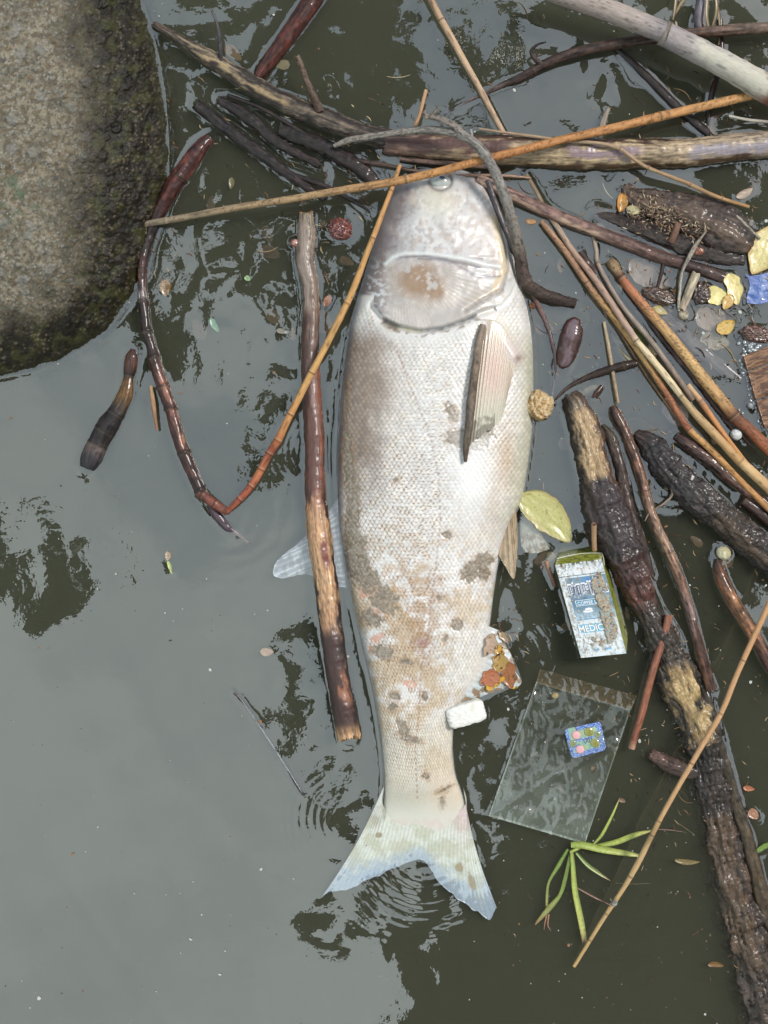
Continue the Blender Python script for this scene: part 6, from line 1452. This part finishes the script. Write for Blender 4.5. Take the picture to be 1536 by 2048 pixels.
def build_card():
    root = empty('blister_card', W(1172, 1480, 2), 'small blue and green blister card with two pink tablets, in the clear bag', 'pill pack')
    c = [(1128, 1459, 1.9), (1201, 1443, 1.9), (1213, 1500, 1.9), (1145, 1517, 1.9)]
    fr = frame_of(c[0], c[1], c[3])
    def cf(s, t):
        C = np.zeros(s.shape + (3,)) + alb(150, 190, 170)
        cell = ((np.floor(s * 4) + np.floor(t * 3)) % 2)
        C = mixc(C, alb(196, 208, 130), cell * .5)
        bl = (s > .84) | (t > .84) | ((t < .14) & (s > .3)) | (s < .09) | ((s > .12) & (s < .3) & (t > .6) & (t < .75)) | ((t > .42) & (t < .5))
        C = np.where(bl[..., None], alb(46, 96, 196), C)
        C = mixc(C, alb(220, 236, 240), (((fbm(s * 36, t * 30, 2, 5) > .58) & bl) * .8))
        return C
    w = [W(*p) for p in c]
    P, C, s, t = patch(*w, 80, 64, cf)
    cm = material('card_foil', rough=.3, nvar=.06, coat=.4, coat_r=.1, bscale=(300, 300, 300))
    V2 = P.copy(); V2[..., 2] -= .0006; n = 80 * 64; F = grid_faces(80, 64)
    # rounded corners
    cr = (np.abs(s - .5) > .43) & (np.abs(t - .5) > .42) & (np.hypot((np.abs(s - .5) - .43) / .07, (np.abs(t - .5) - .42) / .08) > 1)
    kf = ~cr.ravel(); F = F[kf[F].all(1)]
    link('card', mesh_np('card', np.vstack([P.reshape(-1, 3), V2.reshape(-1, 3)]), [F, F[:, ::-1] + n], np.vstack([C.reshape(-1, 3)] * 2), np.vstack([P.reshape(-1, 3)] * 2)), cm, root)
    clr = material('blister_dome', rough=.08, nvar=.2, bscale=(400, 400, 400), coat=.8, coat_r=.05)
    pink = material('tablet', rough=.5, nvar=.08, bscale=(900, 900, 900), bump=.3)
    def dome(nm, u, v, r, h, rgb, mat, par):
        a = np.linspace(0, PI / 2, 7)[:, None]; b = (np.arange(20) / 20 * 2 * PI)[None, :]
        U = u + r * np.sin(a) * np.cos(b) / 37.; Vv = v + r * np.sin(a) * np.sin(b) / 30.
        sh = U.shape
        P = fr(U.ravel(), Vv.ravel(), (h * np.cos(a) ** .6 + 0 * b).ravel()).reshape(*sh, 3)
        return link(nm, mesh_np(nm, P, [grid_faces(7, 20, True)], np.zeros(P.shape) + alb(*rgb), P), mat, par)
    for i, (u, v) in enumerate(((.27, .27), (.62, .25), (.26, .76), (.70, .66), (.12, .52), (.82, .40))):
        if i in (0, 2): dome('tablet', u, v, 4.3, 1.3, (234, 178, 180), pink, root)
        elif i < 4: dome('blister', u, v, 4.6, 1.1, (150, 150, 84), clr, root)
        else: dome('blister', u, v, 3.6, .8, (140, 150, 110), clr, root)
    text_part('100', fr, .42, .60, .16, .8, ink('card_print', (40, 70, 150)), root, .25, mirror=True)
build_card()

# ------------------------------------------------------------------ floating specks nobody could count
def specks():
    r = np.random.RandomState(9); V = []; F = []; C = []
    for k in range(1100):
        x, y = r.uniform(-40, 1580), r.uniform(-40, 2090)
        if r.rand() < .4: x, y = r.uniform(1000, 1560), r.uniform(450, 2050)
        L = r.uniform(1.2, 3.8) * (2.4 if r.rand() < .12 else 1); wd = L * r.uniform(.3, 1); a = r.rand() * PI; z = .9
        g = r.rand(); c = alb(200, 200, 190) if g < .45 else (alb(150, 110, 80) if g < .8 else alb(60, 50, 40))
        b = len(V); n = 6
        for q in range(n):
            th = q / n * 2 * PI; u = math.cos(th) * L * .5 * r.uniform(.7, 1.1); v = math.sin(th) * wd * .5
            V.append(W(x + u * math.cos(a) - v * math.sin(a), y + u * math.sin(a) + v * math.cos(a), z)); C.append(c)
        V.append(W(x, y, z + .3)); C.append(c)
        F += [(b + (q + 1) % n, b + q, b + n) for q in range(n)]
    o = link('floating_specks', mesh_np('floating_specks', V, [F], C, V), M['foam'])
    tag(o, 'tiny pale and brown specks scattered over the water', 'specks', kind='stuff')
specks()
# litter crumbs on the muddy log
def crumbs():
    r = np.random.RandomState(12); V = []; F = []; C = []
    for k in range(420):
        t = r.rand(); x = 1262 + 150 * t + r.randn() * 16; y = 412 + 40 * t + r.randn() * 20; z = 12 + r.rand() * 3 - abs(y - 412 - 40 * t) * .12
        L = r.uniform(3, 15); wd = r.uniform(1.2, 3); a = r.rand() * PI; dz = r.uniform(-2, 2)
        g = r.rand(); c = alb(150, 124, 98) if g < .5 else (alb(96, 66, 50) if g < .85 else alb(196, 180, 150))
        b = len(V); ca, sa = math.cos(a), math.sin(a)
        for u, v, w in ((-L / 2, 0, 0), (0, wd / 2, .4), (L / 2, 0, dz), (0, -wd / 2, .4), (0, 0, -1)):
            V.append(W(x + u * ca - v * sa, y + u * sa + v * ca, z + w)); C.append(c * r.uniform(.8, 1.2))
        F += [(b, b + 3, b + 1), (b + 1, b + 3, b + 2), (b, b + 1, b + 4), (b + 1, b + 2, b + 4), (b + 2, b + 3, b + 4), (b + 3, b, b + 4)]
    tag(link('plant_crumbs', mesh_np('plant_crumbs', V, [F], C, V, smooth=False), M['dry']), 'loose chopped plant crumbs lying on the muddy brown log', 'plant crumbs', kind='stuff')
crumbs()
# bubbles along the board and stalks
def bubbles():
    bm_ = material('bubble_film', rough=.05, use_col=False, base=(.25, .27, .28), st=False, bscale=(100, 100, 100), nvar=.1, spec=.9, coat=1, coat_r=.03)
    r = np.random.RandomState(4); u = np.linspace(0, PI / 2, 6)[:, None]; v = (np.arange(14) / 14 * 2 * PI)[None, :]
    Vs, Fs, n = [], [], 0
    spots = [(1480 + 46 * t + r.randn() * 2.5, 720 + 140 * t + r.randn() * 3, r.uniform(1.6, 4.2)) for t in np.linspace(0, 1, 46)] + [(1506 + r.randn() * 14, 694 + r.randn() * 8, r.uniform(1.5, 4.5)) for _ in range(40)] \
        + [(1416, 912, 4.5), (1430, 920, 3.5), (1338, 590 - 0, 2.5), (1485, 827, 3.5), (1478, 820, 3)]
    for (x, y, rad) in spots:
        P = np.stack([np.sin(u) * np.cos(v) * rad, np.sin(u) * np.sin(v) * rad, np.cos(u) * rad * .8 + 0 * v], -1) * S + np.array(W(x, y, .5))
        Vs.append(P.reshape(-1, 3)); Fs.append(grid_faces(6, 14, True, n)); n += 84
    tag(link('bubbles', mesh_np('bubbles', np.vstack(Vs), [np.vstack(Fs)]), bm_), 'rows of small bubbles along the edge of the wet board', 'bubbles', kind='stuff')
bubbles()
# fine broken straw, bark and root bits nobody could count
def litter_bits():
    r = np.random.RandomState(31); V = []; F = []; C = []
    zones = [(1380, 620, 120, 110, 150), (1300, 560, 180, 90, 60), (1460, 560, 70, 70, 70), (1250, 800, 140, 160, 50), (1380, 1000, 120, 120, 60), (560, 270, 170, 60, 70), (700, 330, 110, 45, 50),
             (1250, 60, 200, 70, 50), (1420, 200, 90, 90, 60), (1290, 1190, 60, 130, 80), (1360, 1300, 60, 70, 50), (1330, 1560, 60, 50, 50), (1015, 1270, 22, 30, 40), (620, 480, 30, 50, 30), (300, 540, 30, 60, 20),
             (1120, 1400, 120, 150, 24), (1400, 1850, 120, 160, 40), (1060, 360, 120, 40, 30), (450, 400, 120, 80, 24), (1500, 1650, 60, 160, 26)]
    pal = [(176, 146, 108), (140, 106, 78), (96, 66, 50), (56, 40, 34), (200, 180, 144), (120, 84, 70), (70, 50, 42)]
    for (zx, zy, sx, sy, n) in zones:
        for k in range(n):
            x, y = zx + r.randn() * sx, zy + r.randn() * sy
            L = r.uniform(5, 16) * (3 if r.rand() < .12 else 1); w = r.uniform(1.0, 3.2); a = r.rand() * PI if r.rand() < .6 else math.radians(52 + r.randn() * 16)
            z = r.choice([.9, .5, -.6, -1.4, 1.6]); c = alb(*pal[r.randint(len(pal))]) * r.uniform(.8, 1.15)
            m = 5; cv = r.uniform(-.22, .22) * L
            b = len(V)
            for i in range(m):
                t = i / (m - 1); u = (t - .5) * L; v = cv * 4 * t * (1 - t); ww = w * .5 * (1 - .5 * abs(2 * t - 1))
                for q, (dv, dz) in enumerate(((ww, 0), (0, ww * .5), (-ww, 0), (0, -ww * .5))):
                    V.append(W(x + u * math.cos(a) - (v + dv) * math.sin(a), y + u * math.sin(a) + (v + dv) * math.cos(a), z + dz)); C.append(c)
            for i in range(m - 1):
                for q in range(4):
                    q2 = (q + 1) % 4; F.append((b + i * 4 + q, b + (i + 1) * 4 + q, b + (i + 1) * 4 + q2, b + i * 4 + q2))
    tag(link('straw_litter', mesh_np('straw_litter', V, [F], C, V), M['dry']), 'fine broken straw, bark and root bits floating among the sticks', 'straw litter', kind='stuff')
    # sunken leaf litter, dim below the surface
    V = []; F = []; C = []
    for k in range(52):
        if k < 36: x, y = r.uniform(1040, 1540), r.uniform(350, 1300)
        else: x, y = r.uniform(380, 740), r.uniform(60, 700)
        L = r.uniform(16, 60); w = L * r.uniform(.35, .7); a = r.rand() * 2 * PI; z = r.uniform(-11, -4); c = alb(*[(150, 120, 90), (120, 92, 66), (160, 146, 116), (90, 70, 50)][r.randint(4)])
        b = len(V); n = 10
        V.append(W(x, y, z + .5)); C.append(c)
        for q in range(n):
            th = q / n * 2 * PI; u = math.cos(th) * L * .5; v = math.sin(th) * w * .5 * (1 - .3 * math.cos(th)) * r.uniform(.85, 1.1)
            V.append(W(x + u * math.cos(a) - v * math.sin(a), y + u * math.sin(a) + v * math.cos(a), z + r.uniform(-.5, .5))); C.append(c * r.uniform(.8, 1.1))
        F += [(b, b + 1 + (q + 1) % n, b + 1 + q) for q in range(n)]
    tag(link('sunken_leaves', mesh_np('sunken_leaves', V, [F], C, V), M['leaf']), 'dim brown leaf litter sunk below the murky surface', 'sunken leaves', kind='stuff')
litter_bits()
build_water()
